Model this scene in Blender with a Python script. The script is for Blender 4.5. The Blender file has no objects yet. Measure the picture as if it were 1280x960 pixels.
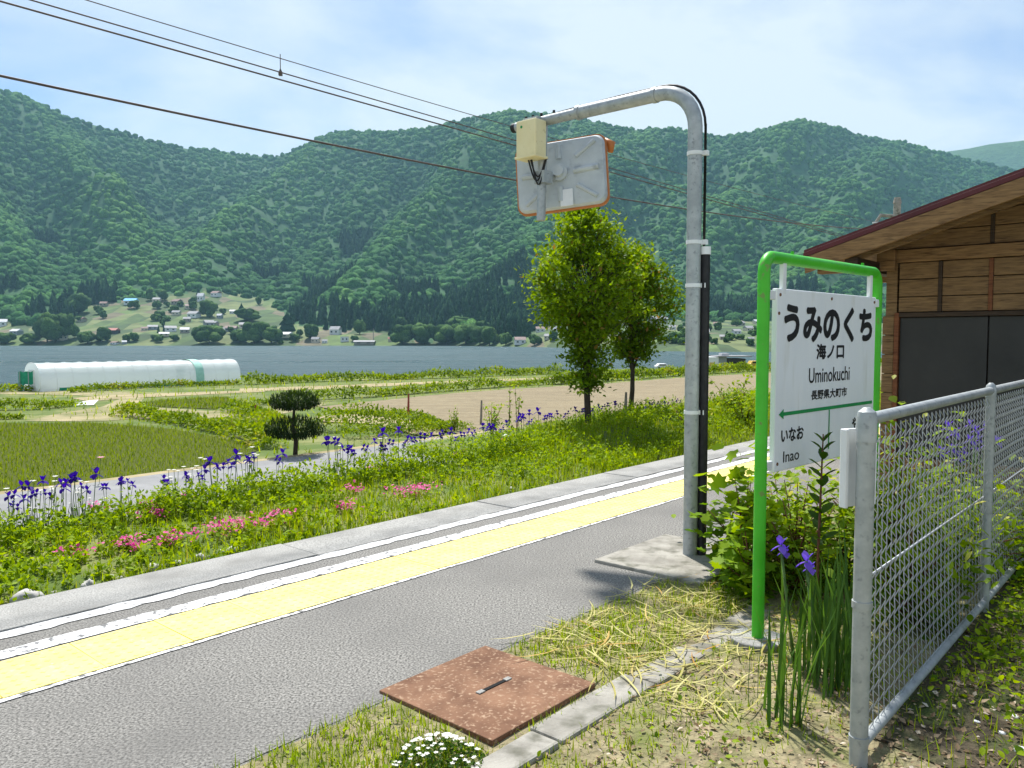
import bpy, bmesh, math, random
import numpy as np
from mathutils import Vector, Matrix, noise

# ------------------------------------------------------------------ camera, sky, sun, exposure
random.seed(7)
rng = np.random.default_rng(7)
scene = bpy.context.scene
col = scene.collection
F, CAM_H, HOR = 1000.0, 1.45, 424.0          # focal length in photo pixels, eye height, horizon row
HAZE_D = 0.000095
CLOUD_Z = 8.1
PITCH = math.atan((480 - HOR) / F)

cam_data = bpy.data.cameras.new('camera')
cam_data.sensor_width = 36.0
cam_data.lens = 36.0 * F / 1280.0
cam_data.clip_start = 0.05
cam_data.clip_end = 20000
camera = bpy.data.objects.new('camera', cam_data)
camera.location = (0, 0, CAM_H)
camera.rotation_euler = (math.pi / 2 - PITCH, 0, 0)
col.objects.link(camera)
scene.camera = camera

SUN_EL, SUN_AZ = 60.0, -15.0                 # azimuth measured clockwise from +Y
world = bpy.data.worlds.new('World')
scene.world = world
world.use_nodes = True
wn, wl = world.node_tree.nodes, world.node_tree.links
wn.clear()
w_out = wn.new('ShaderNodeOutputWorld')
w_bg = wn.new('ShaderNodeBackground')
w_bg.inputs['Strength'].default_value = 0.085
w_sky = wn.new('ShaderNodeTexSky')
w_sky.sky_type = 'NISHITA'
w_sky.sun_disc = False
w_sky.sun_elevation = math.radians(SUN_EL)
w_sky.sun_rotation = math.radians(SUN_AZ)
w_sky.air_density = 1.0
w_sky.dust_density = 1.0
w_sky.ozone_density = 4.0
# thin clouds: noise on a flat layer far above the ground
w_tc = wn.new('ShaderNodeTexCoord')
w_sep = wn.new('ShaderNodeSeparateXYZ')
wl.new(w_tc.outputs['Generated'], w_sep.inputs[0])
w_add = wn.new('ShaderNodeMath'); w_add.operation = 'ADD'; w_add.inputs[1].default_value = 0.22
w_abs = wn.new('ShaderNodeMath'); w_abs.operation = 'ABSOLUTE'
wl.new(w_sep.outputs['Z'], w_abs.inputs[0]); wl.new(w_abs.outputs[0], w_add.inputs[0])
w_dx = wn.new('ShaderNodeMath'); w_dx.operation = 'DIVIDE'
w_dy = wn.new('ShaderNodeMath'); w_dy.operation = 'DIVIDE'
wl.new(w_sep.outputs['X'], w_dx.inputs[0]); wl.new(w_add.outputs[0], w_dx.inputs[1])
wl.new(w_sep.outputs['Y'], w_dy.inputs[0]); wl.new(w_add.outputs[0], w_dy.inputs[1])
w_com = wn.new('ShaderNodeCombineXYZ')
wl.new(w_dx.outputs[0], w_com.inputs['X']); wl.new(w_dy.outputs[0], w_com.inputs['Y'])
w_com.inputs['Z'].default_value = CLOUD_Z
w_no = wn.new('ShaderNodeTexNoise')
w_no.inputs['Scale'].default_value = 1.15
w_no.inputs['Detail'].default_value = 7.0
w_no.inputs['Roughness'].default_value = 0.55
w_no.inputs['Distortion'].default_value = 0.35
wl.new(w_com.outputs[0], w_no.inputs['Vector'])
w_rp = wn.new('ShaderNodeValToRGB')
w_rp.color_ramp.elements[0].position = 0.36; w_rp.color_ramp.elements[0].color = (0.05, 0.05, 0.05, 1)
w_rp.color_ramp.elements[1].position = 0.62; w_rp.color_ramp.elements[1].color = (0.95, 0.95, 0.95, 1)
w_hz = wn.new('ShaderNodeMapRange'); w_hz.inputs['From Min'].default_value = 0.10; w_hz.inputs['From Max'].default_value = 0.42
w_hz.inputs['To Min'].default_value = 0.15; w_hz.inputs['To Max'].default_value = -0.03
wl.new(w_abs.outputs[0], w_hz.inputs['Value'])
w_sum = wn.new('ShaderNodeMath'); w_sum.operation = 'ADD'
wl.new(w_no.outputs['Fac'], w_sum.inputs[0]); wl.new(w_hz.outputs[0], w_sum.inputs[1])
wl.new(w_sum.outputs[0], w_rp.inputs[0])
w_mix = wn.new('ShaderNodeMix'); w_mix.data_type = 'RGBA'
wl.new(w_rp.outputs[0], w_mix.inputs['Factor'])
w_cc = wn.new('ShaderNodeMix'); w_cc.data_type = 'RGBA'; w_cc.blend_type = 'MULTIPLY'; w_cc.inputs['Factor'].default_value = 1.0
w_cc.inputs['B'].default_value = (0.72, 0.82, 0.97, 1)
wl.new(w_sky.outputs[0], w_cc.inputs['A']); wl.new(w_cc.outputs['Result'], w_mix.inputs['A'])
w_mix.inputs['B'].default_value = (5.5, 6.1, 6.5, 1)
wl.new(w_mix.outputs['Result'], w_bg.inputs['Color'])
wl.new(w_bg.outputs[0], w_out.inputs[0])

sun_data = bpy.data.lights.new('sun', 'SUN')
sun_data.energy = 4.2
sun_data.angle = math.radians(2.5)
sun_data.color = (1.0, 0.965, 0.91)
sun = bpy.data.objects.new('sun', sun_data)
_e, _a = math.radians(SUN_EL), math.radians(SUN_AZ)
SUN_DIR = Vector((math.cos(_e) * math.sin(_a), math.cos(_e) * math.cos(_a), math.sin(_e)))
sun.rotation_euler = SUN_DIR.to_track_quat('Z', 'Y').to_euler()
sun.location = (0, 0, 50)
col.objects.link(sun)

scene.view_settings.view_transform = 'Standard'
scene.view_settings.look = 'None'
scene.view_settings.gamma = 1.0
scene.view_settings.use_curve_mapping = False
scene.view_settings.exposure = 0.85
scene.render.engine = 'CYCLES'
scene.cycles.max_bounces = 6
scene.cycles.transparent_max_bounces = 8
scene.cycles.volume_bounces = 0
scene.cycles.use_denoising = True

# ------------------------------------------------------------------ frames of reference
A = math.atan(0.8716)                         # platform direction, clockwise from the view axis
SA, CA = math.sin(A), math.cos(A)

def so(s, o, z=0.0):
    """s metres along the platform, o metres to its right of the camera's line"""
    return (s * SA + o * CA, s * CA - o * SA, z)

def to_so(x, y):
    return x * SA + y * CA, x * CA - y * SA

def ray(u, v):
    c, s = math.cos(PITCH), math.sin(PITCH)
    xr, yr = (u - 640) / F, (480 - v) / F
    return Vector((xr, c + yr * s, -s + yr * c))

def at_z(u, v, z):
    d = ray(u, v)
    t = (z - CAM_H) / d.z
    return Vector((d.x * t, d.y * t, z))

def at_y(u, v, Y):
    d = ray(u, v)
    t = Y / d.y
    return Vector((d.x * t, Y, CAM_H + d.z * t))

def C(r, g, b):
    f = lambda c: (c / 255 / 12.92) if c / 255 <= 0.04045 else ((c / 255 + 0.055) / 1.055) ** 2.4
    return (f(r), f(g), f(b), 1.0)

# ------------------------------------------------------------------ mesh helpers
class MB:
    def __init__(self):
        self.v, self.f = [], []
    def add(self, vs, fs):
        n = len(self.v)
        self.v += [tuple(p) for p in vs]
        self.f += [tuple(i + n for i in q) for q in fs]
        return self
    def box(self, c, size, rz=0.0, M=None):
        x, y, z = size[0] / 2, size[1] / 2, size[2] / 2
        vs = [Vector((sx * x, sy * y, sz * z)) for sz in (-1, 1) for sy in (-1, 1) for sx in (-1, 1)]
        R = M if M is not None else Matrix.Rotation(rz, 3, 'Z')
        vs = [R @ p + Vector(c) for p in vs]
        return self.add(vs, [(0, 2, 3, 1), (4, 5, 7, 6), (0, 1, 5, 4), (2, 6, 7, 3), (0, 4, 6, 2), (1, 3, 7, 5)])
    def sobox(self, s0, s1, o0, o1, z0, z1):
        vs = [so(s, o, z) for z in (z0, z1) for o in (o0, o1) for s in (s0, s1)]
        return self.add(vs, [(0, 1, 3, 2), (4, 6, 7, 5), (0, 4, 5, 1), (2, 3, 7, 6), (0, 2, 6, 4), (1, 5, 7, 3)])
    def tube(self, pts, r, seg=10, cap=True):
        pts = [Vector(p) for p in pts]
        rs = r if isinstance(r, (list, tuple)) else [r] * len(pts)
        n0 = len(self.v)
        up = None
        for i, p in enumerate(pts):
            a = pts[max(i - 1, 0)]; b = pts[min(i + 1, len(pts) - 1)]
            t = (b - a).normalized()
            if up is None:
                up = t.orthogonal().normalized()
            else:
                up = (up - t * up.dot(t))
                up = up.normalized() if up.length > 1e-6 else t.orthogonal().normalized()
            w = t.cross(up)
            for k in range(seg):
                an = 2 * math.pi * k / seg
                self.v.append(tuple(p + (up * math.cos(an) + w * math.sin(an)) * rs[i]))
        for i in range(len(pts) - 1):
            for k in range(seg):
                k2 = (k + 1) % seg
                self.f.append((n0 + i * seg + k, n0 + i * seg + k2, n0 + (i + 1) * seg + k2, n0 + (i + 1) * seg + k))
        if cap:
            self.f.append(tuple(n0 + k for k in reversed(range(seg))))
            self.f.append(tuple(n0 + (len(pts) - 1) * seg + k for k in range(seg)))
        return self
    def prism(self, poly, z0, z1):
        """poly: xy points (counter-clockwise), extruded from z0 to z1"""
        n = len(poly)
        vs = [(p[0], p[1], z0) for p in poly] + [(p[0], p[1], z1) for p in poly]
        fs = [tuple(reversed(range(n))), tuple(range(n, 2 * n))]
        fs += [(i, (i + 1) % n, n + (i + 1) % n, n + i) for i in range(n)]
        return self.add(vs, fs)
    def build(self, name, material, parent=None, smooth=False, bevel=0.0):
        me = bpy.data.meshes.new(name)
        me.from_pydata(self.v, [], self.f)
        bm = bmesh.new(); bm.from_mesh(me)
        bmesh.ops.recalc_face_normals(bm, faces=bm.faces)
        bm.to_mesh(me); bm.free()
        return finish(name, me, material, parent, smooth, bevel)

def finish(name, me, material, parent=None, smooth=False, bevel=0.0):
    if material is not None and not me.materials:
        me.materials.append(material)
    if smooth:
        me.polygons.foreach_set('use_smooth', [True] * len(me.polygons))
        if smooth == 'auto':
            me.set_sharp_from_angle(angle=math.radians(35))
    ob = bpy.data.objects.new(name, me)
    col.objects.link(ob)
    if parent is not None:
        ob.parent = parent
    if bevel:
        m = ob.modifiers.new('bevel', 'BEVEL'); m.width = bevel; m.segments = 2; m.limit_method = 'ANGLE'
    return ob

def np_mesh(name, verts, faces, tint=None):
    """verts (N,3), faces (M,k) with k constant"""
    me = bpy.data.meshes.new(name)
    nv, (nf, k) = len(verts), faces.shape
    me.vertices.add(nv); me.vertices.foreach_set('co', np.ascontiguousarray(verts, dtype=np.float32).ravel())
    me.loops.add(nf * k); me.loops.foreach_set('vertex_index', np.ascontiguousarray(faces, dtype=np.int32).ravel())
    me.polygons.add(nf)
    me.polygons.foreach_set('loop_start', np.arange(0, nf * k, k, dtype=np.int32))
    me.polygons.foreach_set('loop_total', np.full(nf, k, dtype=np.int32))
    if tint is not None:
        at = me.attributes.new('tint', 'FLOAT', 'POINT')
        at.data.foreach_set('value', np.ascontiguousarray(tint, dtype=np.float32))
    me.update(calc_edges=True)
    return me

def eul(yaw, pitch, roll):
    """rotation matrices (N,3,3): Rz(yaw) Rx(pitch) Ry(roll)"""
    cy, sy, cp, sp, cr, sr = np.cos(yaw), np.sin(yaw), np.cos(pitch), np.sin(pitch), np.cos(roll), np.sin(roll)
    n = len(yaw); Z = np.zeros(n); O = np.ones(n)
    Rz = np.stack([cy, -sy, Z, sy, cy, Z, Z, Z, O], 1).reshape(n, 3, 3)
    Rx = np.stack([O, Z, Z, Z, cp, -sp, Z, sp, cp], 1).reshape(n, 3, 3)
    Ry = np.stack([cr, Z, sr, Z, O, Z, -sr, Z, cr], 1).reshape(n, 3, 3)
    return Rz @ Rx @ Ry

def cloud_arrays(tv, tf, pos, R, scale, tint):
    tv = np.asarray(tv, float); tf = np.asarray(tf, int)
    pos = np.asarray(pos, float); n = len(pos)
    scale = np.asarray(scale, float)
    if scale.ndim == 1:
        scale = np.repeat(scale[:, None], 3, 1)
    V = tv[None, :, :] * scale[:, None, :]
    V = np.einsum('nij,nkj->nki', R, V) + pos[:, None, :]
    Fc = tf[None, :, :] + (np.arange(n) * len(tv))[:, None, None]
    return V.reshape(-1, 3), Fc.reshape(-1, tf.shape[1]), np.repeat(tint, len(tv))

def cloud(name, tv, tf, pos, R, scale, tint, material, parent=None, smooth=False):
    V, Fc, T = cloud_arrays(tv, tf, pos, R, scale, tint)
    return finish(name, np_mesh(name, V, Fc, T), material, parent, smooth)

def join_arrays(parts):
    V, Fc, T, n = [], [], [], 0
    for v, f, t in parts:
        V.append(v); Fc.append(f + n); T.append(t); n += len(v)
    return np.concatenate(V), np.concatenate(Fc), np.concatenate(T)

# leaf and blade templates (triangles; they lie along +Y, face +Z)
LEAF_V = [(0, 0, 0), (.30, .35, .06), (0, 1, -.06), (-.30, .35, .06)]
LEAF_F = [(0, 1, 2), (0, 2, 3)]
OVAL_V = [(0, 0, 0), (.20, .18, .05), (.33, .48, .07), (.20, .8, .03), (0, 1, -.08), (-.20, .8, .03), (-.33, .48, .07), (-.20, .18, .05), (0, .45, 0)]
OVAL_F = [(8, i, (i + 1) % 8) for i in range(8)]
LOBE_V = [(0, 0, 0), (.30, -.05, .03), (.52, .28, .06), (.34, .40, .03), (.50, .72, .02), (.20, .68, .0), (0, 1.0, -.08),
          (-.20, .68, 0), (-.50, .72, .02), (-.34, .40, .03), (-.52, .28, .06), (-.30, -.05, .03), (0, .36, -.02)]
LOBE_F = [(12, i, (i + 1) % 12) for i in range(12)]
BLADE_V = [(-.5, 0, 0), (.5, 0, 0), (-.42, 0.12, .45), (.42, 0.12, .45), (0, .42, 1.0)]
BLADE_F = [(0, 1, 3), (0, 3, 2), (2, 3, 4)]
STRAP_V = [(-.5, 0, 0), (.5, 0, 0), (-.5, .03, .35), (.5, .03, .35), (-.42, .09, .7), (.42, .09, .7), (0, .2, 1.0)]
STRAP_F = [(0, 1, 3), (0, 3, 2), (2, 3, 5), (2, 5, 4), (4, 5, 6)]

def U(a, b, n):
    return rng.uniform(a, b, n)

def blades(pos, h, w, lean=0.35, tpl='blade', tint=None):
    n = len(pos)
    R = eul(U(0, 2 * math.pi, n), U(-lean, lean, n), np.zeros(n))
    sc = np.stack([np.full(n, 1.0) * w, h, h], 1)
    t = U(0, 1, n) if tint is None else tint
    if tpl == 'blade':
        return cloud_arrays(BLADE_V, BLADE_F, pos, R, sc, t)
    return cloud_arrays(STRAP_V, STRAP_F, pos, R, sc, t)

def leaves(pos, size, tpl='leaf', up=0.9, tint=None):
    n = len(pos)
    R = eul(U(0, 2 * math.pi, n), rng.normal(0.1, up, n), rng.normal(0, up * .7, n))
    sz = np.asarray(size) * np.ones(n)
    t = U(0, 1, n) if tint is None else tint
    V, Fc = {'leaf': (LEAF_V, LEAF_F), 'oval': (OVAL_V, OVAL_F), 'lobe': (LOBE_V, LOBE_F)}[tpl]
    return cloud_arrays(V, Fc, pos, R, sz, t)

# ------------------------------------------------------------------ object helpers
def empty(name, loc=(0, 0, 0), rz=0.0):
    e = bpy.data.objects.new(name, None)
    e.empty_display_size = 0.2
    e.location = loc
    e.rotation_euler = (0, 0, rz)
    col.objects.link(e)
    return e

def tag(ob, label=None, cat=None, group=None, kind=None):
    if label: ob['label'] = label
    if cat: ob['category'] = cat
    if group: ob['group'] = group
    if kind: ob['kind'] = kind
    return ob

def nth(n):
    w = ['first', 'second', 'third', 'fourth', 'fifth', 'sixth', 'seventh', 'eighth', 'ninth', 'tenth', 'eleventh', 'twelfth']
    if n <= 12: return w[n - 1]
    return '%d%s' % (n, 'th' if 10 < n % 100 < 14 else {1: 'st', 2: 'nd', 3: 'rd'}.get(n % 10, 'th'))
def copy_tree(src, parent=None):
    c = src.copy()
    col.objects.link(c)
    c.parent = parent
    for ch in src.children:
        copy_tree(ch, c)
    return c

# ------------------------------------------------------------------ material helpers
MATS = {}
def new_mat(name):
    m = bpy.data.materials.new(name)
    m.use_nodes = True
    return m, m.node_tree.nodes, m.node_tree.links, m.node_tree.nodes['Principled BSDF']

def rough_mat(name, c1, c2, scale=5.0, rough=0.8, bump=0.0, bscale=None, detail=6.0, c3=None, c3scale=60.0, c3lo=.55, c3hi=.7,
              metallic=0.0, stretch=None, lo=0.35, hi=0.65, bdist=0.01, spec=0.3):
    m, n, l, b = new_mat(name)
    tc = n.new('ShaderNodeTexCoord')
    vec = tc.outputs['Object']
    if stretch:
        mp = n.new('ShaderNodeMapping'); mp.inputs['Scale'].default_value = stretch[:3]
        if len(stretch) > 3: mp.inputs['Rotation'].default_value = (0, 0, stretch[3])
        l.new(vec, mp.inputs['Vector']); vec = mp.outputs[0]
    no = n.new('ShaderNodeTexNoise'); no.inputs['Scale'].default_value = scale; no.inputs['Detail'].default_value = detail
    no.inputs['Roughness'].default_value = 0.62
    l.new(vec, no.inputs['Vector'])
    rp = n.new('ShaderNodeValToRGB')
    rp.color_ramp.elements[0].position = lo; rp.color_ramp.elements[0].color = c1
    rp.color_ramp.elements[1].position = hi; rp.color_ramp.elements[1].color = c2
    l.new(no.outputs['Fac'], rp.inputs[0])
    out = rp.outputs[0]
    if c3 is not None:
        n2 = n.new('ShaderNodeTexNoise'); n2.inputs['Scale'].default_value = c3scale; n2.inputs['Detail'].default_value = 3.0
        l.new(vec, n2.inputs['Vector'])
        r2 = n.new('ShaderNodeValToRGB')
        r2.color_ramp.elements[0].position = c3lo; r2.color_ramp.elements[0].color = (0, 0, 0, 1)
        r2.color_ramp.elements[1].position = c3hi; r2.color_ramp.elements[1].color = (1, 1, 1, 1)
        l.new(n2.outputs['Fac'], r2.inputs[0])
        mx = n.new('ShaderNodeMix'); mx.data_type = 'RGBA'
        l.new(r2.outputs[0], mx.inputs['Factor']); l.new(out, mx.inputs['A']); mx.inputs['B'].default_value = c3
        out = mx.outputs['Result']
    l.new(out, b.inputs['Base Color'])
    b.inputs['Roughness'].default_value = rough
    b.inputs['Metallic'].default_value = metallic
    b.inputs['Specular IOR Level'].default_value = spec
    if bump:
        nb = n.new('ShaderNodeTexNoise'); nb.inputs['Scale'].default_value = bscale or scale * 6; nb.inputs['Detail'].default_value = 4.0
        l.new(vec, nb.inputs['Vector'])
        bp = n.new('ShaderNodeBump'); bp.inputs['Strength'].default_value = bump; bp.inputs['Distance'].default_value = bdist
        l.new(nb.outputs['Fac'], bp.inputs['Height']); l.new(bp.outputs[0], b.inputs['Normal'])
    return m

def leaf_mat(name, c1, c2, trans=0.4, rough=0.55, c3=None):
    """foliage: per-leaf 'tint' picks the leaf's own colour; light passes through the blade"""
    m, n, l, b = new_mat(name)
    at = n.new('ShaderNodeAttribute'); at.attribute_name = 'tint'
    rp = n.new('ShaderNodeValToRGB')
    rp.color_ramp.elements[0].position = 0.0; rp.color_ramp.elements[0].color = c1
    rp.color_ramp.elements[1].position = 0.85 if c3 else 1.0; rp.color_ramp.elements[1].color = c2
    if c3:
        e = rp.color_ramp.elements.new(1.0); e.color = c3
    l.new(at.outputs['Fac'], rp.inputs[0])
    l.new(rp.outputs[0], b.inputs['Base Color'])
    b.inputs['Roughness'].default_value = rough
    b.inputs['Specular IOR Level'].default_value = 0.12
    tr = n.new('ShaderNodeBsdfTranslucent')
    hs = n.new('ShaderNodeHueSaturation'); hs.inputs['Saturation'].default_value = 1.15; hs.inputs['Value'].default_value = 1.35
    hs.inputs['Hue'].default_value = 0.485
    l.new(rp.outputs[0], hs.inputs['Color']); l.new(hs.outputs[0], tr.inputs['Color'])
    mx = n.new('ShaderNodeMixShader'); mx.inputs[0].default_value = trans
    l.new(b.outputs[0], mx.inputs[1]); l.new(tr.outputs[0], mx.inputs[2])
    l.new(mx.outputs[0], n['Material Output'].inputs['Surface'])
    return m

# ------------------------------------------------------------------ materials of the setting
M = {}
M['asphalt'] = rough_mat('asphalt', (.040, .039, .035, 1), (.36, .345, .315, 1), 95, .92, .08, 120, 2.5, (.128, .123, .114, 1), 1.3, .40, .90, bdist=.004, lo=.33, hi=.69)
M['concrete'] = rough_mat('concrete', (.20, .196, .182, 1), (.43, .42, .39, 1), 110, .9, .5, 90, 3, (.20, .195, .18, 1), 3, .45, .8, bdist=.004)
M['concrete_old'] = rough_mat('weathered_concrete', (.22, .205, .175, 1), (.36, .34, .295, 1), 6, .9, .9, 45, 9, (.13, .125, .095, 1), 9, .50, .70, bdist=.006)
M['paint'] = rough_mat('road_paint', (.40, .40, .39, 1), (.74, .74, .73, 1), 12, .7, .4, 120, 8, (.20, .195, .19, 1), 30, .58, .68, bdist=.003)
M['paint_worn'] = rough_mat('worn_road_paint', (.15, .148, .145, 1), (.78, .78, .77, 1), 24, .8, .5, 120, 6, lo=.40, hi=.50, bdist=.003)
M['yellow'] = rough_mat('tactile_yellow', (.82, .67, .17, 1), (.87, .73, .24, 1), 3, .75, .3, 140, 7, (.62, .55, .30, 1), 30, .58, .72, bdist=.002)
M['ballast'] = rough_mat('ballast', (.12, .10, .085, 1), (.28, .25, .22, 1), 14, .95, 1.0, 22, 5, bdist=.05)
M['steel_rail'] = rough_mat('rail_steel', (.10, .06, .04, 1), (.20, .14, .10, 1), 8, .5, .2, 40, metallic=.6)
M['soil'] = rough_mat('soil', (.16, .135, .075, 1), (.37, .315, .185, 1), 9, .95, 1.0, 45, 9, (.15, .165, .05, 1), 5, .42, .72, bdist=.02)
M['ground'] = rough_mat('meadow_ground', (.085, .13, .020, 1), (.22, .22, .08, 1), .35, .95, .6, 6, 9, (.085, .13, .022, 1), .9, .45, .6, bdist=.05)
M['bank'] = rough_mat('bank_soil', (.055, .075, .018, 1), (.13, .13, .055, 1), 2.5, .95, .8, 18, 8, bdist=.03)
M['road'] = rough_mat('grey_road', (.19, .19, .19, 1), (.27, .268, .265, 1), 1.2, .9, .3, 60, 8, (.23, .23, .22, 1), 7, .58, .7, bdist=.004)
M['tan_soil'] = rough_mat('ploughed_soil', (.22, .175, .105, 1), (.30, .245, .15, 1), .9, .95, 1.0, 9, 8, (.175, .14, .085, 1), 6, .52, .66, bdist=.06, stretch=(.5, 2.5, 1, -.15))
M['track'] = rough_mat('grassy_track', (.14, .15, .05, 1), (.36, .30, .17, 1), .8, .95, .6, 14, 8, bdist=.03)
M['straw_strip'] = rough_mat('dry_strip', (.24, .20, .10, 1), (.40, .33, .19, 1), 1.1, .95, .6, 14, 8, bdist=.03)
M['green_field'] = rough_mat('field_grass', (.075, .115, .025, 1), (.17, .19, .06, 1), 1.0, .95, .7, 10, 8, bdist=.05)
M['far_ground'] = None

# ------------------------------------------------------------------ platform
P_L, P_R = -4.90, -2.45
S0, S1 = -9.0, 46.0
mb = MB(); mb.sobox(S0, S1, P_L + .438, P_R, -1.25, 0.0)
# ragged right edge of the asphalt
vs, fs = [], []
n = 160
for i in range(n + 1):
    s = -4 + 12 * i / n
    vs += [so(s, P_R - .02, -.06), so(s, P_R - .02, .001), so(s, P_R + .07 * noise.noise((s * 3, 0, 0)) + .05 * noise.noise((s * 11, 5, 0)) + .07, -.014)]
for i in range(n):
    a = 3 * i
    fs += [(a + 1, a + 2, a + 5, a + 4)]
mb.add(vs, fs)
platform = mb.build('platform', M['asphalt']); tag(platform, kind='structure')
# concrete coping slabs along the track side
cop = MB()
for k in range(28):
    cop = MB(); s = S0 + .2 + k * 1.99
    cop.sobox(s + .006, s + 1.984, P_L, P_L + .435, -.22, .004 + .003 * ((k * 7) % 3))
    cop.build('coping_slab', M['concrete'], platform, bevel=.008)
face = MB().sobox(S0, S1, P_L + .06, P_L + .436, -1.25, -.225).build('platform_face', M['concrete_old'], platform)
# painted lines
def strip(name, o0, o1, z, m, parent, s0=S0, s1=S1, jag=0.0, ns=1):
    vs, fs = [], []
    for i in range(ns + 1):
        s = s0 + (s1 - s0) * i / ns
        j0 = jag * noise.noise((s * 9, o0, 1)); j1 = jag * noise.noise((s * 9, o1, 7))
        vs += [so(s, o0 + j0, z), so(s, o1 + j1, z)]
    fs = [(2 * i, 2 * i + 2, 2 * i + 3, 2 * i + 1) for i in range(ns)]
    return MB().add(vs, fs).build(name, m, parent)
strip('white_line', -4.45, -4.345, .0045, M['paint'], platform, jag=.022, ns=700)
strip('white_line', -4.185, -4.065, .0045, M['paint_worn'], platform, jag=.02, ns=700)
# tactile tiles
tb = MB()
tw = .418
tb.box((0, 0, .004), (.40, tw, .008))
for i in range(7):
    for j in range(7):
        cx, cy = -.40 / 2 + .40 * (i + .5) / 7, -tw / 2 + tw * (j + .5) / 7
        a, b_, h = .016, .009, .0035
        vs = [(cx + a, cy, .008), (cx, cy + a, .008), (cx - a, cy, .008), (cx, cy - a, .008),
              (cx + b_, cy, .008 + h), (cx, cy + b_, .008 + h), (cx - b_, cy, .008 + h), (cx, cy - b_, .008 + h)]
        tb.add(vs, [(4, 5, 6, 7), (0, 1, 5, 4), (1, 2, 6, 5), (2, 3, 7, 6), (3, 0, 4, 7)])
tile0 = tb.build('tactile_tile', M['yellow'], platform)
DIR_RZ = math.atan2(CA, SA)
k = 0
s = -1.6
while s < 44:
    t = tile0 if k == 0 else tile0.copy()
    if k: col.objects.link(t)
    t.location = so(s, -3.825 + .0015 * ((k * 5) % 3 - 1), .0005 * ((k * 3) % 4))
    t.rotation_euler = (0, 0, DIR_RZ + .002 * ((k * 7) % 5 - 2))
    s += .4035; k += 1
# thin pale grout line beside the tiles
strip('mortar_line', -3.612, -3.585, .0045, M['paint_worn'], platform, s0=-2, jag=.008, ns=300)

# track bed and rails below the platform edge
tag(MB().sobox(-30, 90, -7.75, P_L + .05, -1.5, -1.16).build('track_bed', M['ballast']), kind='structure')
for o in (-5.87, -6.94):
    r = MB().sobox(-30, 90, o - .03, o + .03, -1.10, -1.02).sobox(-30, 90, o - .06, o + .06, -1.159, -1.13).sobox(-30, 90, o - .01, o + .01, -1.13, -1.10)
    r = r.build('rail', M['steel_rail'])
    tag(r, 'steel rail on the track bed %s' % ('nearest the platform wall' if o > -6 else 'beside the flower bank'), 'rail')

# ------------------------------------------------------------------ ground between platform, road, fields and lake
FIELD_Z, LAKE_Z = -1.6, -5.0
_OZ = [(-400, FIELD_Z), (-16.2, FIELD_Z), (-14.5, -1.0), (-14.2, -.98), (-11.0, -.98), (-10.7, -.92), (-10.0, -.84), (-8.3, -.92), (-7.8, -1.0), (-7.7, -1.2), (-7.0, -1.3)]
_OA = np.array([a for a, _ in _OZ]); _OB = np.array([b for _, b in _OZ])
def bank_rise(s, o):
    """the bank swells and widens towards the two trees"""
    f = np.clip((np.asarray(s) - 10.5) / 6.5, 0, 1); f = f * f * (3 - 2 * f)
    g = np.interp(o, [-14.2, -12.6, -10.3, -8.6, -8.0], [0, 1, 1, .35, 0])
    return .36 * f * g
def gzs(o, s):
    return np.interp(o, _OA, _OB) + bank_rise(s, o)
def gz_o(o, s=0.0):
    return float(gzs(o, s))
SHX = [-400, -120, -45, -29.6, -21, -9.7, 4.7, 30, 60, 400]
SHY = [20, 34, 41, 46, 63.5, 69, 78, 98, 118, 260]
def gz(x, y):
    s, o = to_so(x, y)
    z = gz_o(o, s)
    d = y - float(np.interp(x, SHX, SHY))
    if d > 0:
        z = z - min(d, 14) / 14 * 5.0
    return z
def on_ground(u, v):
    """march the view ray to the near ground"""
    d = ray(u, v)
    prev = 0
    t = 6.0
    while t < 200:
        p = Vector((d.x * t, d.y * t, CAM_H + d.z * t))
        if p.z <= gz(p.x, p.y): break
        prev = t; t *= 1.01
    for _ in range(20):
        mid = (prev + t) / 2
        p = Vector((d.x * mid, d.y * mid, CAM_H + d.z * mid))
        if p.z <= gz(p.x, p.y): t = mid
        else: prev = mid
    p = Vector((d.x * t, d.y * t, 0)); p.z = gz(p.x, p.y)
    return p

olines = [-7.0, -7.7, -7.8, -8.3, -8.8, -9.4, -10.0, -10.35, -10.7, -11.0, -11.6, -12.2, -12.9, -13.5, -14.2, -14.5, -16.2] + [-18 - 2.5 * i for i in range(64)]
slines = [-90 + 3 * i for i in range(30)] + [.5 * i for i in range(60)] + [30 + 3 * i for i in range(47)]
V, Fs = [], []
for o in olines:
    for s in slines:
        x, y, _ = so(s, o)
        z = gz(x, y)
        if -10.8 < o < -8: z += .04 * noise.noise((x * .8, y * .8, 0))
        V.append((x, y, z))
ns_ = len(slines)
for i in range(len(olines) - 1):
    for j in range(ns_ - 1):
        Fs.append((i * ns_ + j, i * ns_ + j + 1, (i + 1) * ns_ + j + 1, (i + 1) * ns_ + j))
ground = MB().add(V, Fs).build('ground', M['ground'], smooth=True); tag(ground, kind='structure')
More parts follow.
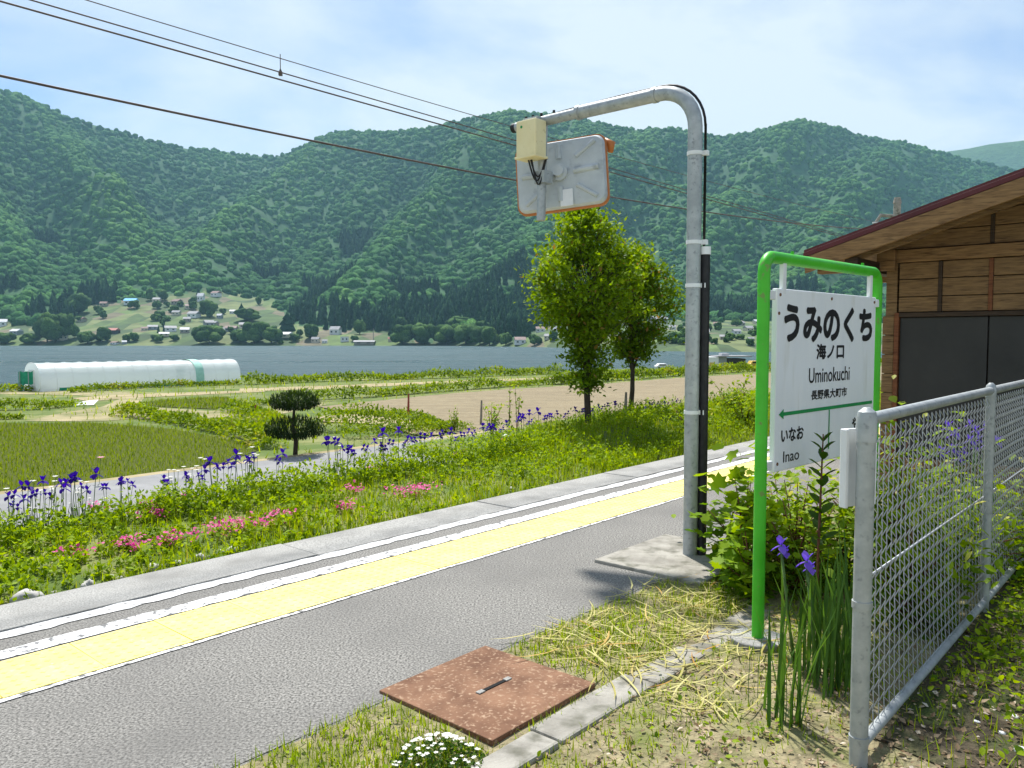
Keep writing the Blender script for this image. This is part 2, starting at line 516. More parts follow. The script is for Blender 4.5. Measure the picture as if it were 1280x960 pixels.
# earth behind the platform (right-hand side), a little uneven
V, Fs = [], []
ss = [-6 + .12 * i for i in range(140)] + [11 + 2 * i for i in range(30)]
oo = [-2.44 + .11 * i for i in range(26)] + [.6 + 2.5 * i for i in range(16)]
def soil_z(s, o):
    z = -.010 + .014 * noise.noise((s * 2.2, o * 2.2, 0)) + .007 * noise.noise((s * 8, o * 8, 3))
    if o < -2.25: z = -.004 - .004 * (o + 2.44) * 0
    if o > -.7: z -= .05 * min(1, (o + .7))
    return z
for o in oo:
    for s in ss:
        V.append(so(s, o, soil_z(s, o) if s < 11 else -.05))
for i in range(len(oo) - 1):
    for j in range(len(ss) - 1):
        Fs.append((i * len(ss) + j, i * len(ss) + j + 1, (i + 1) * len(ss) + j + 1, (i + 1) * len(ss) + j))
tag(MB().add(V, Fs).build('earth_strip', M['soil'], smooth=True), kind='structure')

M['dark_soil'] = rough_mat('dark_soil', (.045, .036, .022, 1), (.15, .12, .075, 1), 8, .95, 1.0, 45, 9, (.05, .075, .015, 1), 4, .45, .7, bdist=.02)
V, Fs = [], []
gs = [3.0 + .12 * i for i in range(44)]; go = [-.88 + .11 * i for i in range(26)]
for o in go:
    for s in gs:
        oo_ = o + (.07 * noise.noise((s * 2, 3, 0)) if o == go[0] else 0); s_ = s + (.25 * noise.noise((o * 2, 8, 0)) if s == gs[0] else 0)
        V.append(so(s_, oo_, soil_z(s_, oo_) + .006))
for i in range(len(go) - 1):
    for j in range(len(gs) - 1):
        Fs.append((i * len(gs) + j, i * len(gs) + j + 1, (i + 1) * len(gs) + j + 1, (i + 1) * len(gs) + j))
tag(MB().add(V, Fs).build('garden_bed', M['dark_soil'], smooth=True), kind='structure')
# the grey road behind the flower bank
tag(strip('road', -14.1, -11.05, -.962, M['road'], None, -40, 60, jag=.06, ns=200), kind='structure')
tag(strip('road_verge', -14.42, -14.08, -.972, M['straw_strip'], None, -40, 60, jag=.08, ns=200), kind='structure')

def patch(name, px, z, m, kind='structure'):
    pts = [at_z(u, v, FIELD_Z) for u, v in px]
    # densify and roughen the outline
    out = []
    for i, p in enumerate(pts):
        q = pts[(i + 1) % len(pts)]
        L = (q - p).length; n = max(1, int(L / .6))
        for k in range(n):
            c = p.lerp(q, k / n)
            out.append((c.x + .16 * noise.noise((c.x * .9, c.y * .9, 2)), c.y + .16 * noise.noise((c.x * .9, c.y * .9, 9))))
    me = bpy.data.meshes.new(name)
    bm = bmesh.new()
    f = bm.faces.new([bm.verts.new((x, y, z)) for x, y in out])
    bmesh.ops.triangulate(bm, faces=[f])
    bmesh.ops.recalc_face_normals(bm, faces=bm.faces)
    if sum(f.normal.z for f in bm.faces) < 0:
        bmesh.ops.reverse_faces(bm, faces=bm.faces)
    bm.to_mesh(me); bm.free()
    ob = finish(name, me, m)
    tag(ob, kind=kind)
    return ob

# water of the rice paddies
m, n_, l_, b_ = new_mat('paddy_water')
b_.inputs['Base Color'].default_value = (.070, .085, .012, 1); b_.inputs['Roughness'].default_value = .7; b_.inputs['Specular IOR Level'].default_value = .04
M['paddy_water'] = m
PADDY_A = [(-260, 530), (0, 529), (40, 530), (110, 529), (160, 532), (215, 537), (262, 545), (300, 554), (322, 563), (250, 590), (120, 625), (-200, 700)]
PADDY_B = [(170, 505), (200, 501), (250, 498), (286, 497), (285, 507), (270, 512), (200, 509)]
patch('rice_paddy', PADDY_A, FIELD_Z + .02, M['paddy_water'])
patch('rice_paddy', PADDY_B, FIELD_Z + .03, M['paddy_water'])
TAN = [(398, 509), (440, 505), (500, 499), (560, 493), (640, 487), (760, 480), (860, 472), (955, 467), (1250, 450), (1300, 500), (955, 560), (760, 560), (640, 560), (556, 540), (540, 524), (470, 516), (420, 514)]
patch('ploughed_field', TAN, FIELD_Z + .04, M['tan_soil'])
patch('farm_track', [(30, 527), (70, 518), (130, 508), (150, 499), (90, 494), (-40, 492), (-40, 488), (160, 490), (180, 498), (170, 508), (260, 514), (345, 510), (400, 502), (408, 506), (350, 518), (240, 524), (165, 524), (130, 527)], FIELD_Z + .012, M['track'])
patch('dry_strip', [(300, 486), (420, 482), (540, 477), (640, 473.5), (760, 469), (762, 471), (640, 476), (540, 480), (420, 486), (300, 490)], FIELD_Z + .016, M['straw_strip'])
patch('dry_strip', [(90, 498), (160, 493), (330, 488), (330, 490), (180, 497), (110, 502)], FIELD_Z + .018, M['straw_strip'])
patch('meadow', [(290, 495), (420, 488), (540, 481), (640, 477), (740, 473), (745, 477), (640, 484), (540, 490), (440, 500), (380, 504), (295, 510)], FIELD_Z + .014, M['green_field'])
patch('dry_strip', [(395, 522), (440, 519), (540, 528), (556, 545), (520, 545), (470, 532), (400, 528)], FIELD_Z + .045, M['straw_strip'])

# ------------------------------------------------------------------ lake
m, n_, l_, b_ = new_mat('lake_water')
b_.inputs['Base Color'].default_value = (.022, .060, .078, 1)
b_.inputs['Roughness'].default_value = .28
b_.inputs['IOR'].default_value = 1.33; b_.inputs['Specular IOR Level'].default_value = .30
tc = n_.new('ShaderNodeTexCoord')
mp = n_.new('ShaderNodeMapping'); mp.inputs['Scale'].default_value = (.30, 1.2, 1)
l_.new(tc.outputs['Object'], mp.inputs['Vector'])
nb = n_.new('ShaderNodeTexNoise'); nb.inputs['Scale'].default_value = .55; nb.inputs['Detail'].default_value = 6; nb.inputs['Roughness'].default_value = .7
l_.new(mp.outputs[0], nb.inputs['Vector'])
bp = n_.new('ShaderNodeBump'); bp.inputs['Strength'].default_value = 1.0; bp.inputs['Distance'].default_value = 1.1
l_.new(nb.outputs['Fac'], bp.inputs['Height']); l_.new(bp.outputs[0], b_.inputs['Normal'])
ns2 = n_.new('ShaderNodeTexNoise'); ns2.inputs['Scale'].default_value = 1.0; ns2.inputs['Detail'].default_value = 5
mp2 = n_.new('ShaderNodeMapping'); mp2.inputs['Scale'].default_value = (.012, .05, 1)
l_.new(tc.outputs['Object'], mp2.inputs['Vector']); l_.new(mp2.outputs[0], ns2.inputs['Vector'])
rr2 = n_.new('ShaderNodeValToRGB'); rr2.color_ramp.elements[0].position = .35; rr2.color_ramp.elements[0].color = (.22, .22, .22, 1); rr2.color_ramp.elements[1].position = .65; rr2.color_ramp.elements[1].color = (.55, .55, .55, 1)
l_.new(ns2.outputs['Fac'], rr2.inputs[0]); l_.new(rr2.outputs[0], b_.inputs['Roughness'])
rc2 = n_.new('ShaderNodeValToRGB'); rc2.color_ramp.elements[0].position = .3; rc2.color_ramp.elements[0].color = (.014, .044, .056, 1); rc2.color_ramp.elements[1].position = .7; rc2.color_ramp.elements[1].color = (.040, .098, .112, 1)
l_.new(nb.outputs['Fac'], rc2.inputs[0]); l_.new(rc2.outputs[0], b_.inputs['Base Color'])
lake = MB().add([(-1500, 15, LAKE_Z), (1500, 15, LAKE_Z), (1500, 1100, LAKE_Z), (-1500, 1100, LAKE_Z)], [(0, 1, 2, 3)]).build('lake', m)
tag(lake, kind='structure')

# ------------------------------------------------------------------ far shore, hills
RIDGE_U = [-700, -300, -120, 0, 60, 110, 160, 200, 240, 280, 320, 345, 380, 400, 440, 490, 540, 570, 600, 640, 690, 720, 760, 800, 840, 900, 930, 960, 1000, 1030, 1060, 1100, 1130, 1170, 1200, 1260, 1400, 1900]
RIDGE_V = [130, 70, 84, 116, 138, 157, 170, 182, 190, 193, 198, 201, 190, 180, 172, 170, 165, 158, 151, 150, 149, 152, 163, 168, 169, 177, 172, 165, 160, 164, 171, 181, 188, 196, 204, 216, 228, 200]
def shore_y(u):
    return np.interp(u, [-700, 0, 560, 680, 760, 820, 900, 1000, 1200, 1900], [800, 800, 790, 640, 520, 440, 410, 400, 420, 500])
def ridge_y(u):
    return np.interp(u, [-700, 0, 340, 640, 1000, 1200, 1900], [1800, 1750, 2150, 1800, 2000, 2200, 2300])
SPURS = [  # (u at t=1, u at t=.25, width, amplitude)
    (650, 455, 46, .23), (430, 225, 42, .23), (40, 215, 48, .19), (-80, 30, 48, .17), (1000, 800, 48, .21), (840, 625, 44, .19), (1130, 960, 48, .18), (760, 545, 28, .10), (530, 350, 28, .10), (200, 110, 26, .09), (920, 730, 26, .09), (1300, 1150, 70, .10), (-260, -150, 80, .1)]
def vnoise(x, y, seed=0):
    """smooth value noise on numpy arrays"""
    xi, yi = np.floor(x).astype(int), np.floor(y).astype(int)
    xf, yf = x - xi, y - yi
    def h(a, b):
        q = (a * 374761393 + b * 668265263 + seed * 1442695) & 0xffffffff
        q = ((q ^ (q >> 13)) * 1274126177) & 0xffffffff
        return ((q ^ (q >> 16)) & 0xffff) / 65535.0
    ux, uy = xf * xf * (3 - 2 * xf), yf * yf * (3 - 2 * yf)
    return (h(xi, yi) * (1 - ux) + h(xi + 1, yi) * ux) * (1 - uy) + (h(xi, yi + 1) * (1 - ux) + h(xi + 1, yi + 1) * ux) * uy
def far_uz(u, Y):
    """height of the far land at bearing column u and depth Y"""
    u = np.asarray(u, float); Y = np.asarray(Y, float)
    ys, yr = shore_y(u), ridge_y(u)
    t = (Y - ys) / (yr - ys)
    E = (HOR - np.interp(u, RIDGE_U, RIDGE_V)) / F
    fan = np.exp(-((u - 215) / 150.0) ** 2)                       # gentle village slope
    rightflat = 1 / (1 + np.exp(-(u - 730) / 25.0))                # flat land on the right
    t0 = .05 + .22 * fan + .30 * rightflat
    e0 = .004 + .058 * fan + .022 * rightflat
    tt = np.clip(t, 0, 1)
    w = np.clip((tt - t0) / (1 - t0), 0, 1)
    low = e0 * np.clip(tt / t0, 0, 1) ** 1.15
    e = low + (E - e0) * (1 - (1 - w) ** 1.35) * (.78 + .22 * w)
    X = (u - 640) / F * Y
    mod = np.zeros_like(e)
    for u1, u0, wd, am in SPURS:
        uc = u0 + (u1 - u0) * np.clip((tt - .25) / .75, -.2, 1)
        mod = mod + am * np.exp(-((u - uc) / wd) ** 2)
    rn = 1 - np.abs(2 * vnoise(X / 150 + Y / 500, Y / 420, 3) - 1)
    rn2 = 1 - np.abs(2 * vnoise(X / 70 - Y / 240, Y / 210, 8) - 1)
    mod = mod - .14 + .13 * (rn - .5) + .05 * (rn2 - .5)
    bell = np.clip(np.sin(math.pi * np.clip(w, 0, 1)), 0, 1) ** .7
    e = e + E * mod * bell
    far_uz.mod = mod
    z = CAM_H + e * Y
    back = np.clip(t - 1, 0, None)
    z = z - back * 700
    z_shore = LAKE_Z + .3 + 0 * z
    blend = np.clip(t / .03, 0, 1)
    z = np.where(t < 0, LAKE_Z - 2.0, z_shore * (1 - blend) + np.maximum(z, z_shore) * blend)
    return z
def far_v(u, Y):
    return HOR - (far_uz(u, Y) - CAM_H) / Y * F
def far_at(u, v):
    """first point of the far land on column u whose top shows at row v"""
    ys, yr = float(shore_y(u)), float(ridge_y(u))
    Ys = np.linspace(ys + 3, yr, 900)
    vv = far_v(np.full(900, float(u)), Ys)
    i = int(np.argmax(vv <= v)) if (vv <= v).any() else 899
    Y = float(Ys[i])
    return Vector(((u - 640) / F * Y, Y, float(far_uz(np.array([u]), np.array([Y]))[0])))

us = np.linspace(-640, 1860, 420)
ts = np.concatenate([np.linspace(-.03, .02, 6), np.linspace(.03, 1.0, 130), np.linspace(1.02, 1.25, 8)])
UU, TT = np.meshgrid(us, ts)
YY = shore_y(UU) + TT * (ridge_y(UU) - shore_y(UU))
ZZ = far_uz(UU, YY)
XX = (UU - 640) / F * YY
V = np.stack([XX, YY, ZZ], -1).reshape(-1, 3)
nu, nt = len(us), len(ts)
I = np.arange(nu * nt).reshape(nt, nu)
Fq = np.stack([I[:-1, :-1], I[:-1, 1:], I[1:, 1:], I[1:, :-1]], -1).reshape(-1, 4)
# land cover of the far shore: small fields below, leaf litter under the wood
m, n_, l_, b_ = new_mat('far_land')
tc = n_.new('ShaderNodeTexCoord')
vo = n_.new('ShaderNodeTexVoronoi'); vo.inputs['Scale'].default_value = .055
mp = n_.new('ShaderNodeMapping'); mp.inputs['Scale'].default_value = (1, .45, 0)
l_.new(tc.outputs['Object'], mp.inputs['Vector']); l_.new(mp.outputs[0], vo.inputs['Vector'])
sp = n_.new('ShaderNodeSeparateColor'); l_.new(vo.outputs['Color'], sp.inputs[0])
rp = n_.new('ShaderNodeValToRGB')
rp.color_ramp.interpolation = 'CONSTANT'
for i, (p, c) in enumerate([(0, (.045, .085, .02, 1)), (.3, (.105, .165, .038, 1)), (.5, (.065, .115, .024, 1)), (.68, (.15, .18, .06, 1)), (.86, (.16, .135, .08, 1))]):
    e = rp.color_ramp.elements[i] if i < 2 else rp.color_ramp.elements.new(p)
    e.position = p; e.color = c
l_.new(sp.outputs[0], rp.inputs[0])
no = n_.new('ShaderNodeTexNoise'); no.inputs['Scale'].default_value = .06; no.inputs['Detail'].default_value = 8
l_.new(tc.outputs['Object'], no.inputs['Vector'])
mx = n_.new('ShaderNodeMix'); mx.data_type = 'RGBA'; mx.blend_type = 'MULTIPLY'; mx.inputs['Factor'].default_value = .9
r2 = n_.new('ShaderNodeValToRGB'); r2.color_ramp.elements[0].position = .3; r2.color_ramp.elements[0].color = (.45, .5, .4, 1); r2.color_ramp.elements[1].position = .65
l_.new(no.outputs['Fac'], r2.inputs[0])
l_.new(rp.outputs[0], mx.inputs['A']); l_.new(r2.outputs[0], mx.inputs['B'])
l_.new(mx.outputs['Result'], b_.inputs['Base Color']); b_.inputs['Roughness'].default_value = .95
M['far_land'] = m
M['wood_floor'] = rough_mat('wood_floor', (.018, .062, .018, 1), (.034, .110, .030, 1), .12, .95, 0, detail=9)
hill_me = np_mesh('hillside', V, Fq)
hill_me.materials.append(M['far_land']); hill_me.materials.append(M['wood_floor'])
fu = UU[:-1, :-1].reshape(-1); fv = (HOR - (ZZ - CAM_H) / YY * F)[:-1, :-1].reshape(-1); ft = TT[:-1, :-1].reshape(-1)
def clearing(u, v):
    """open land of the far villages (True where no wood stands)"""
    lim = np.interp(u, [-700, -60, 0, 40, 85, 110, 180, 225, 260, 300, 340, 356, 375, 420, 480, 520, 640, 672, 700, 760, 800, 860, 960, 1000, 1900],
                       [400, 404, 402, 404, 405, 384, 373, 368, 364, 369, 377, 395, 409, 412, 415, 428, 428, 412, 405, 400, 398, 402, 400, 402, 400])
    return v > lim + 2.0 * np.sin(u * .31) 
inside = clearing(fu, fv) & (ft < .6)
hill_me.polygons.foreach_set('material_index', np.where(inside, 0, 1).astype(np.int32))
hillside = finish('hillside', hill_me, None, smooth=True); tag(hillside, kind='structure')

# a further range showing behind the right-hand end
us2 = np.linspace(900, 1900, 120); ts2 = np.linspace(0, 1, 40)
U2, T2 = np.meshgrid(us2, ts2)
Y2 = 3000 + T2 * 1100
R2 = (HOR - np.interp(U2, [900, 1100, 1170, 1200, 1230, 1260, 1300, 1400, 1900], [230, 205, 194, 190, 184, 181, 176, 172, 150])) / F
Z2 = CAM_H + R2 * Y2 * np.sin(T2 * math.pi / 2) ** .8 * (1 + .06 * np.sin(T2 * 3.14) * (vnoise(U2 / 40, T2 * 5, 5) - .5)) - 60 * (1 - T2)
V2 = np.stack([(U2 - 640) / F * Y2, Y2, Z2], -1).reshape(-1, 3)
I = np.arange(120 * 40).reshape(40, 120)
F2 = np.stack([I[:-1, :-1], I[:-1, 1:], I[1:, 1:], I[1:, :-1]], -1).reshape(-1, 4)
far_hill_me = np_mesh('far_mountain', V2, F2)
M['far_wood'] = rough_mat('far_wood', (.018, .052, .018, 1), (.05, .12, .035, 1), .05, .95, 1.0, .08, 9, bdist=8)
tag(finish('far_mountain', far_hill_me, M['far_wood'], smooth=True), kind='structure')

# ------------------------------------------------------------------ woods on the hills (one mass of crowns)
def ico(level):
    bm = bmesh.new(); bmesh.ops.create_icosphere(bm, subdivisions=level, radius=1)
    v = np.array([p.co[:] for p in bm.verts]); f = np.array([[q.index for q in x.verts] for x in bm.faces]); bm.free()
    return v, f
ICO2 = ico(2); ICO1 = ico(1)
def lump(seed, base=ICO2, amp=.38):
    v = base[0].copy()
    for i, p in enumerate(v):
        q = Vector(p)
        v[i] = p * (1 + amp * noise.noise(q * 1.9 + Vector((seed * 7.3, 1, 2))) + .22 * noise.noise(q * 4.5 + Vector((seed * 3.1, 4, 2))))
    v[:, 2] = np.where(v[:, 2] < 0, v[:, 2] * .8, v[:, 2] * 1.05)
    return v, base[1]
def conifer(seed):
    r = random.Random(seed)
    v, f, n = [], [], 7
    rings = [(0.0, .30), (.02, .42), (.30, .26), (.32, .36), (.58, .17), (.6, .24), (.80, .09)]
    for zi, (z, rad) in enumerate(rings):
        for k in range(n):
            a = 2 * math.pi * (k + .5 * (zi % 2)) / n
            q = rad * r.uniform(.75, 1.25)
            v.append((q * math.cos(a), q * math.sin(a), z + r.uniform(-.03, .03)))
    v.append((0, 0, 1.0))
    for zi in range(len(rings) - 1):
        for k in range(n):
            a, b, c, d = zi * n + k, zi * n + (k + 1) % n, (zi + 1) * n + (k + 1) % n, (zi + 1) * n + k
            f += [(a, b, c), (a, c, d)]
    t = (len(rings) - 1) * n
    f += [(t + k, t + (k + 1) % n, len(v) - 1) for k in range(n)]
    return np.array(v), np.array(f)
LUMPS = [lump(i) for i in range(8)]
CONES = [conifer(i) for i in range(5)]

NT = 31000
tu = U(-170, 1450, NT); q = U(0, 1, NT)
ys, yr = shore_y(tu), ridge_y(tu)
tY = np.sqrt(ys ** 2 + q * ((yr * 1.02) ** 2 - ys ** 2))
tz = far_uz(tu, tY); tmod = far_uz.mod; tv_ = HOR - (tz - CAM_H) / tY * F
tt = (tY - ys) / (yr - ys)
keep = ~(clearing(tu, tv_) & (tt < .6)) & (tt > .02)
# leave out crowns that lie far behind a nearer crest
tX = (tu - 640) / F * tY
keep &= (rng.uniform(0, 1, NT) < np.where((tu < -60) | (tu > 1340), .4, 1.0))
tu, tY, tz, tv_, tt, tX, tmod = [a[keep] for a in (tu, tY, tz, tv_, tt, tX, tmod)]
coni = vnoise(tX / 130, tY / 130, 21) * .6 + vnoise(tX / 45, tY / 60, 4) * .4
is_c = coni > (.46 + .42 * np.clip((tt - .10) / .45, 0, 1.3) + np.clip(tmod * .8, -.12, .2))
def band(m_, tpls, size, sq, name, label, mat_, tint):
    parts = []
    pick = rng.integers(0, len(tpls), m_.sum())
    P = np.stack([tX, tY, tz], 1)[m_]; T_ = tint[m_]; S_ = size[m_]; Q_ = sq[m_]
    for k, (v, f) in enumerate(tpls):
        s_ = pick == k
        if not s_.any(): continue
        n = s_.sum()
        sc = np.stack([S_[s_], S_[s_], Q_[s_]], 1)
        parts.append(cloud_arrays(v, f, P[s_], eul(U(0, 6.28, n), np.zeros(n), np.zeros(n)), sc, T_[s_]))
    V, Fc, T = join_arrays(parts)
    ob = finish(name, np_mesh(name, V, Fc, T), mat_, smooth=True)
    tag(ob, label, 'forest', kind='stuff')
def wood_mat(name, c1, c2, c3, bsc):
    m, n, l, b = new_mat(name)
    at = n.new('ShaderNodeAttribute'); at.attribute_name = 'tint'
    rp = n.new('ShaderNodeValToRGB')
    rp.color_ramp.elements[0].color = c1; rp.color_ramp.elements[1].color = c3
    e = rp.color_ramp.elements.new(.55); e.color = c2
    l.new(at.outputs['Fac'], rp.inputs[0])
    tc = n.new('ShaderNodeTexCoord')
    no = n.new('ShaderNodeTexNoise'); no.inputs['Scale'].default_value = bsc; no.inputs['Detail'].default_value = 6
    l.new(tc.outputs['Object'], no.inputs['Vector'])
    r2 = n.new('ShaderNodeValToRGB'); r2.color_ramp.elements[0].position = .35; r2.color_ramp.elements[0].color = (.48, .54, .50, 1); r2.color_ramp.elements[1].position = .66; r2.color_ramp.elements[1].color = (1.35, 1.3, 1.15, 1)
    l.new(no.outputs['Fac'], r2.inputs[0])
    mx = n.new('ShaderNodeMix'); mx.data_type = 'RGBA'; mx.blend_type = 'MULTIPLY'; mx.inputs['Factor'].default_value = 1
    l.new(rp.outputs[0], mx.inputs['A']); l.new(r2.outputs[0], mx.inputs['B'])
    l.new(mx.outputs['Result'], b.inputs['Base Color'])
    b.inputs['Roughness'].default_value = .9; b.inputs['Specular IOR Level'].default_value = .1
    bp = n.new('ShaderNodeBump'); bp.inputs['Strength'].default_value = 1; bp.inputs['Distance'].default_value = 2.0
    l.new(no.outputs['Fac'], bp.inputs['Height']); l.new(bp.outputs[0], b.inputs['Normal'])
    return m
M['broadleaf'] = wood_mat('broadleaf_wood', (.020, .076, .018, 1), (.042, .138, .030, 1), (.095, .215, .042, 1), .55)
M['cedar'] = wood_mat('cedar_wood', (.012, .046, .018, 1), (.021, .068, .026, 1), (.036, .095, .032, 1), .8)
nT = len(tX)
relief_tint = vnoise(tX / 90, tY / 110, 9) * .45 + U(0, 1, nT) * .5 + np.clip(tmod * 1.3, -.25, .3)  # patches of growth; sunlit spurs and dim hollows also put into crown colour
bsize = (3.8 + 5.4 * U(0, 1, nT) ** 1.6) * (1 + .15 * (tt < .2)) 
band(~is_c, LUMPS, bsize, bsize * U(.75, 1.15, nT), 'broadleaf_forest', 'light green broadleaf forest covering the mountains beyond the lake', M['broadleaf'], np.clip(relief_tint, 0, 1))
chh = U(15, 24, nT)
band(is_c, CONES, chh * U(.40, .55, nT), chh, 'cedar_forest', 'dark green cedar forest at the foot of the mountains', M['cedar'], U(0, 1, nT))

# ------------------------------------------------------------------ materials of the objects
M['galv'] = rough_mat('galvanised_steel', (.33, .355, .36, 1), (.45, .475, .475, 1), 14, .5, .1, 80, 6, (.26, .28, .285, 1), 40, .58, .72, metallic=.35, bdist=.002)
M['wire_galv'] = rough_mat('galvanised_wire', (.34, .36, .38, 1), (.48, .50, .52, 1), 30, .45, metallic=.3)
M['black'] = rough_mat('black_rubber', (.010, .010, .012, 1), (.022, .022, .024, 1), 20, .5)
M['cream'] = rough_mat('cream_plastic', (.78, .68, .38, 1), (.84, .75, .46, 1), 5, .5, .1, 60, 6, (.55, .45, .22, 1), 18, .66, .78)
M['mirror_back'] = rough_mat('mirror_back', (.44, .48, .50, 1), (.54, .58, .60, 1), 6, .5, .1, 50, 6, (.32, .35, .37, 1), 10, .58, .75)
M['orange'] = rough_mat('orange_plastic', (.42, .15, .045, 1), (.55, .19, .05, 1), 8, .5)
M['green_paint'] = rough_mat('green_paint', (.050, .44, .012, 1), (.085, .56, .03, 1), 3.5, .42, .12, 50, 8, (.16, .30, .06, 1), 22, .64, .72, spec=.4)
M['sign_white'] = rough_mat('sign_white', (.80, .82, .84, 1), (.86, .87, .88, 1), 3, .45, .05, 30, 6, (.70, .70, .66, 1), 4, .60, .80, stretch=(3, 3, .5))
M['white_metal'] = rough_mat('white_metal', (.72, .73, .74, 1), (.82, .83, .83, 1), 8, .5)
M['ink'] = rough_mat('black_ink', (.008, .008, .009, 1), (.014, .014, .015, 1), 8, .6)
M['green_ink'] = rough_mat('green_ink', (.01, .24, .06, 1), (.015, .29, .08, 1), 8, .6)
M['rust_plate'] = rough_mat('rusty_plate', (.13, .062, .034, 1), (.25, .135, .078, 1), 5, .85, .6, 45, 10, (.38, .26, .17, 1), 60, .55, .72, metallic=.15, bdist=.006)
M['dark'] = rough_mat('dark_gap', (.006, .006, .006, 1), (.01, .01, .01, 1), 8, .9)
def wood_mat2(name, c1, c2, rot):
    return rough_mat(name, c1, c2, 3.2, .7, .5, 5, 9, (c1[0] * .45, c1[1] * .42, c1[2] * .4, 1), 4.5, .55, .72, stretch=(1.4, 1.4, 16), bdist=.004)
M['plank'] = wood_mat2('brown_plank', (.145, .082, .036, 1), (.27, .162, .072, 1), 0)
M['beam'] = wood_mat2('brown_beam', (.17, .092, .038, 1), (.31, .18, .078, 1), 0)
M['dark_wood'] = wood_mat2('dark_wood', (.035, .022, .014, 1), (.065, .04, .025, 1), 0)
M['red_post'] = wood_mat2('reddish_post', (.14, .045, .018, 1), (.22, .085, .035, 1), 0)
M['roof_red'] = rough_mat('maroon_metal_roof', (.075, .014, .016, 1), (.115, .022, .025, 1), 3, .42, .1, 20)
M['shutter'] = rough_mat('dark_shutter', (.030, .030, .030, 1), (.042, .041, .040, 1), 2, .55, .1, 30)
M['plaster'] = rough_mat('plaster', (.28, .25, .20, 1), (.36, .33, .27, 1), 3, .9)

# ------------------------------------------------------------------ traffic mirror on its cranked pole
PS, PO = 4.74, -2.56
root = empty('traffic_mirror', so(PS, PO, 0), DIR_RZ)
tag(root, 'galvanised pole bent over the platform carrying a driver mirror and a cream box', 'traffic mirror')
# local axes: x along the platform, y to the left (towards the track)
ARM = 1.46
path = [(0, 0, -.02), (0, 0, 2.82)]
for k in range(1, 10):
    a = math.pi / 2 * k / 9
    path.append((0, .26 - .26 * math.cos(a), 2.82 + .26 * math.sin(a)))
pole = MB().tube(path, .047, 16).build('pole', M['galv'], root, smooth='auto')
arm = MB().tube([(0, .255, 3.08), (0, .95, 3.08)], .0468, 16).tube([(0, .93, 3.08), (0, ARM + .06, 3.075)], .038, 14).build('arm', M['galv'], root, smooth='auto')
for y in (.30, .93):
    MB().tube([(0, y - .015, 3.08), (0, y + .015, 3.08)], .052, 16).build('arm_collar', M['galv'], arm, smooth='auto')
MB().tube([(0, ARM + .05, 3.075), (0, ARM + .10, 3.075)], .036, 12).build('end_cap', M['black'], arm, smooth='auto')
for y in (ARM - .18, ARM - .10, ARM - .03, ARM - .30):
    MB().tube([(0, y, 3.10), (0, y, 3.14)], .010, 8).build('bolt', M['black'], arm)
MB().box((0, 0, .006), (.19, .19, .016)).build('base_plate', M['galv'], root, bevel=.003)
# black conduit on the far-right side of the pole and thin cable over the bend
cx, cy = .045, -.062
MB().tube([(cx, cy, .0), (cx, cy, 2.02)], .030, 12).build('conduit', M['black'], root, smooth='auto')
cable = [(cx, cy + .012, 1.98), (cx, cy + .012, 2.84)]
for k in range(0, 10):
    a = math.pi / 2 * k / 9
    cable.append((.03, .26 - .317 * math.cos(a), 2.82 + .317 * math.sin(a)))
cable += [(.02, .6, 3.136), (.02, .93, 3.128), (.02, ARM - .12, 3.115)]
MB().tube(cable, .009, 8).build('cable', M['black'], root, smooth=True)
MB().tube([(cx, cy, 2.0), (cx, cy, 2.05)], .034, 12).build('conduit_collar', M['white_metal'], root, smooth='auto')
for z in (.97, 1.80, 2.08, 2.65):
    MB().tube([(0, 0, z - .012), (0, 0, z + .012)], .051, 16).box((cx * .7, cy * .85, z), (.03, .05, .03)).build('clamp', M['white_metal'], root, smooth='auto')
# drop tube, box and mirror
DX, DY = .0, ARM - .20
drop = MB().tube([(DX, DY, 3.08), (DX - .02, DY + .005, 2.34)], .034, 14).build('drop_tube', M['galv'], root, smooth='auto')
bx = MB().box((-.10, DY + .035, 2.93), (.13, .19, .27)).build('junction_box', M['cream'], root, bevel=.012)
MB().box((-.10, DY + .035, 2.794), (.145, .205, .018)).build('box_rim', M['cream'], bx, bevel=.004)
MB().box((-.06, DY + .03, 3.073), (.12, .14, .03)).build('box_bracket', M['galv'], bx, bevel=.003)
MB().tube([(-.168, DY + .075, 3.015), (-.163, DY + .075, 3.015)], .010, 10).build('green_mark', M['green_ink'], bx)
for i, (a, b2) in enumerate(((.03, .12), (.05, .09), (.02, .15))):
    MB().tube([(-.09 + .07 * t_, DY + a + .02 - (a + .08) * t_, 2.79 - (.13 + .03 * i) * math.sin(math.pi * min(t_ * 1.15, 1))) for t_ in [q_ / 10 for q_ in range(11)]], .0065, 8).build('cable', M['black'], bx, smooth=True)
mx_, my_, mz_ = .20, DY - .015, 2.71
MB().tube([(0, DY, 2.66), (mx_ - .05, my_ + .01, 2.68)], .022, 10).box((.0, DY, 2.66), (.10, .10, .09)).build('mirror_bracket', M['galv'], root, smooth='auto')
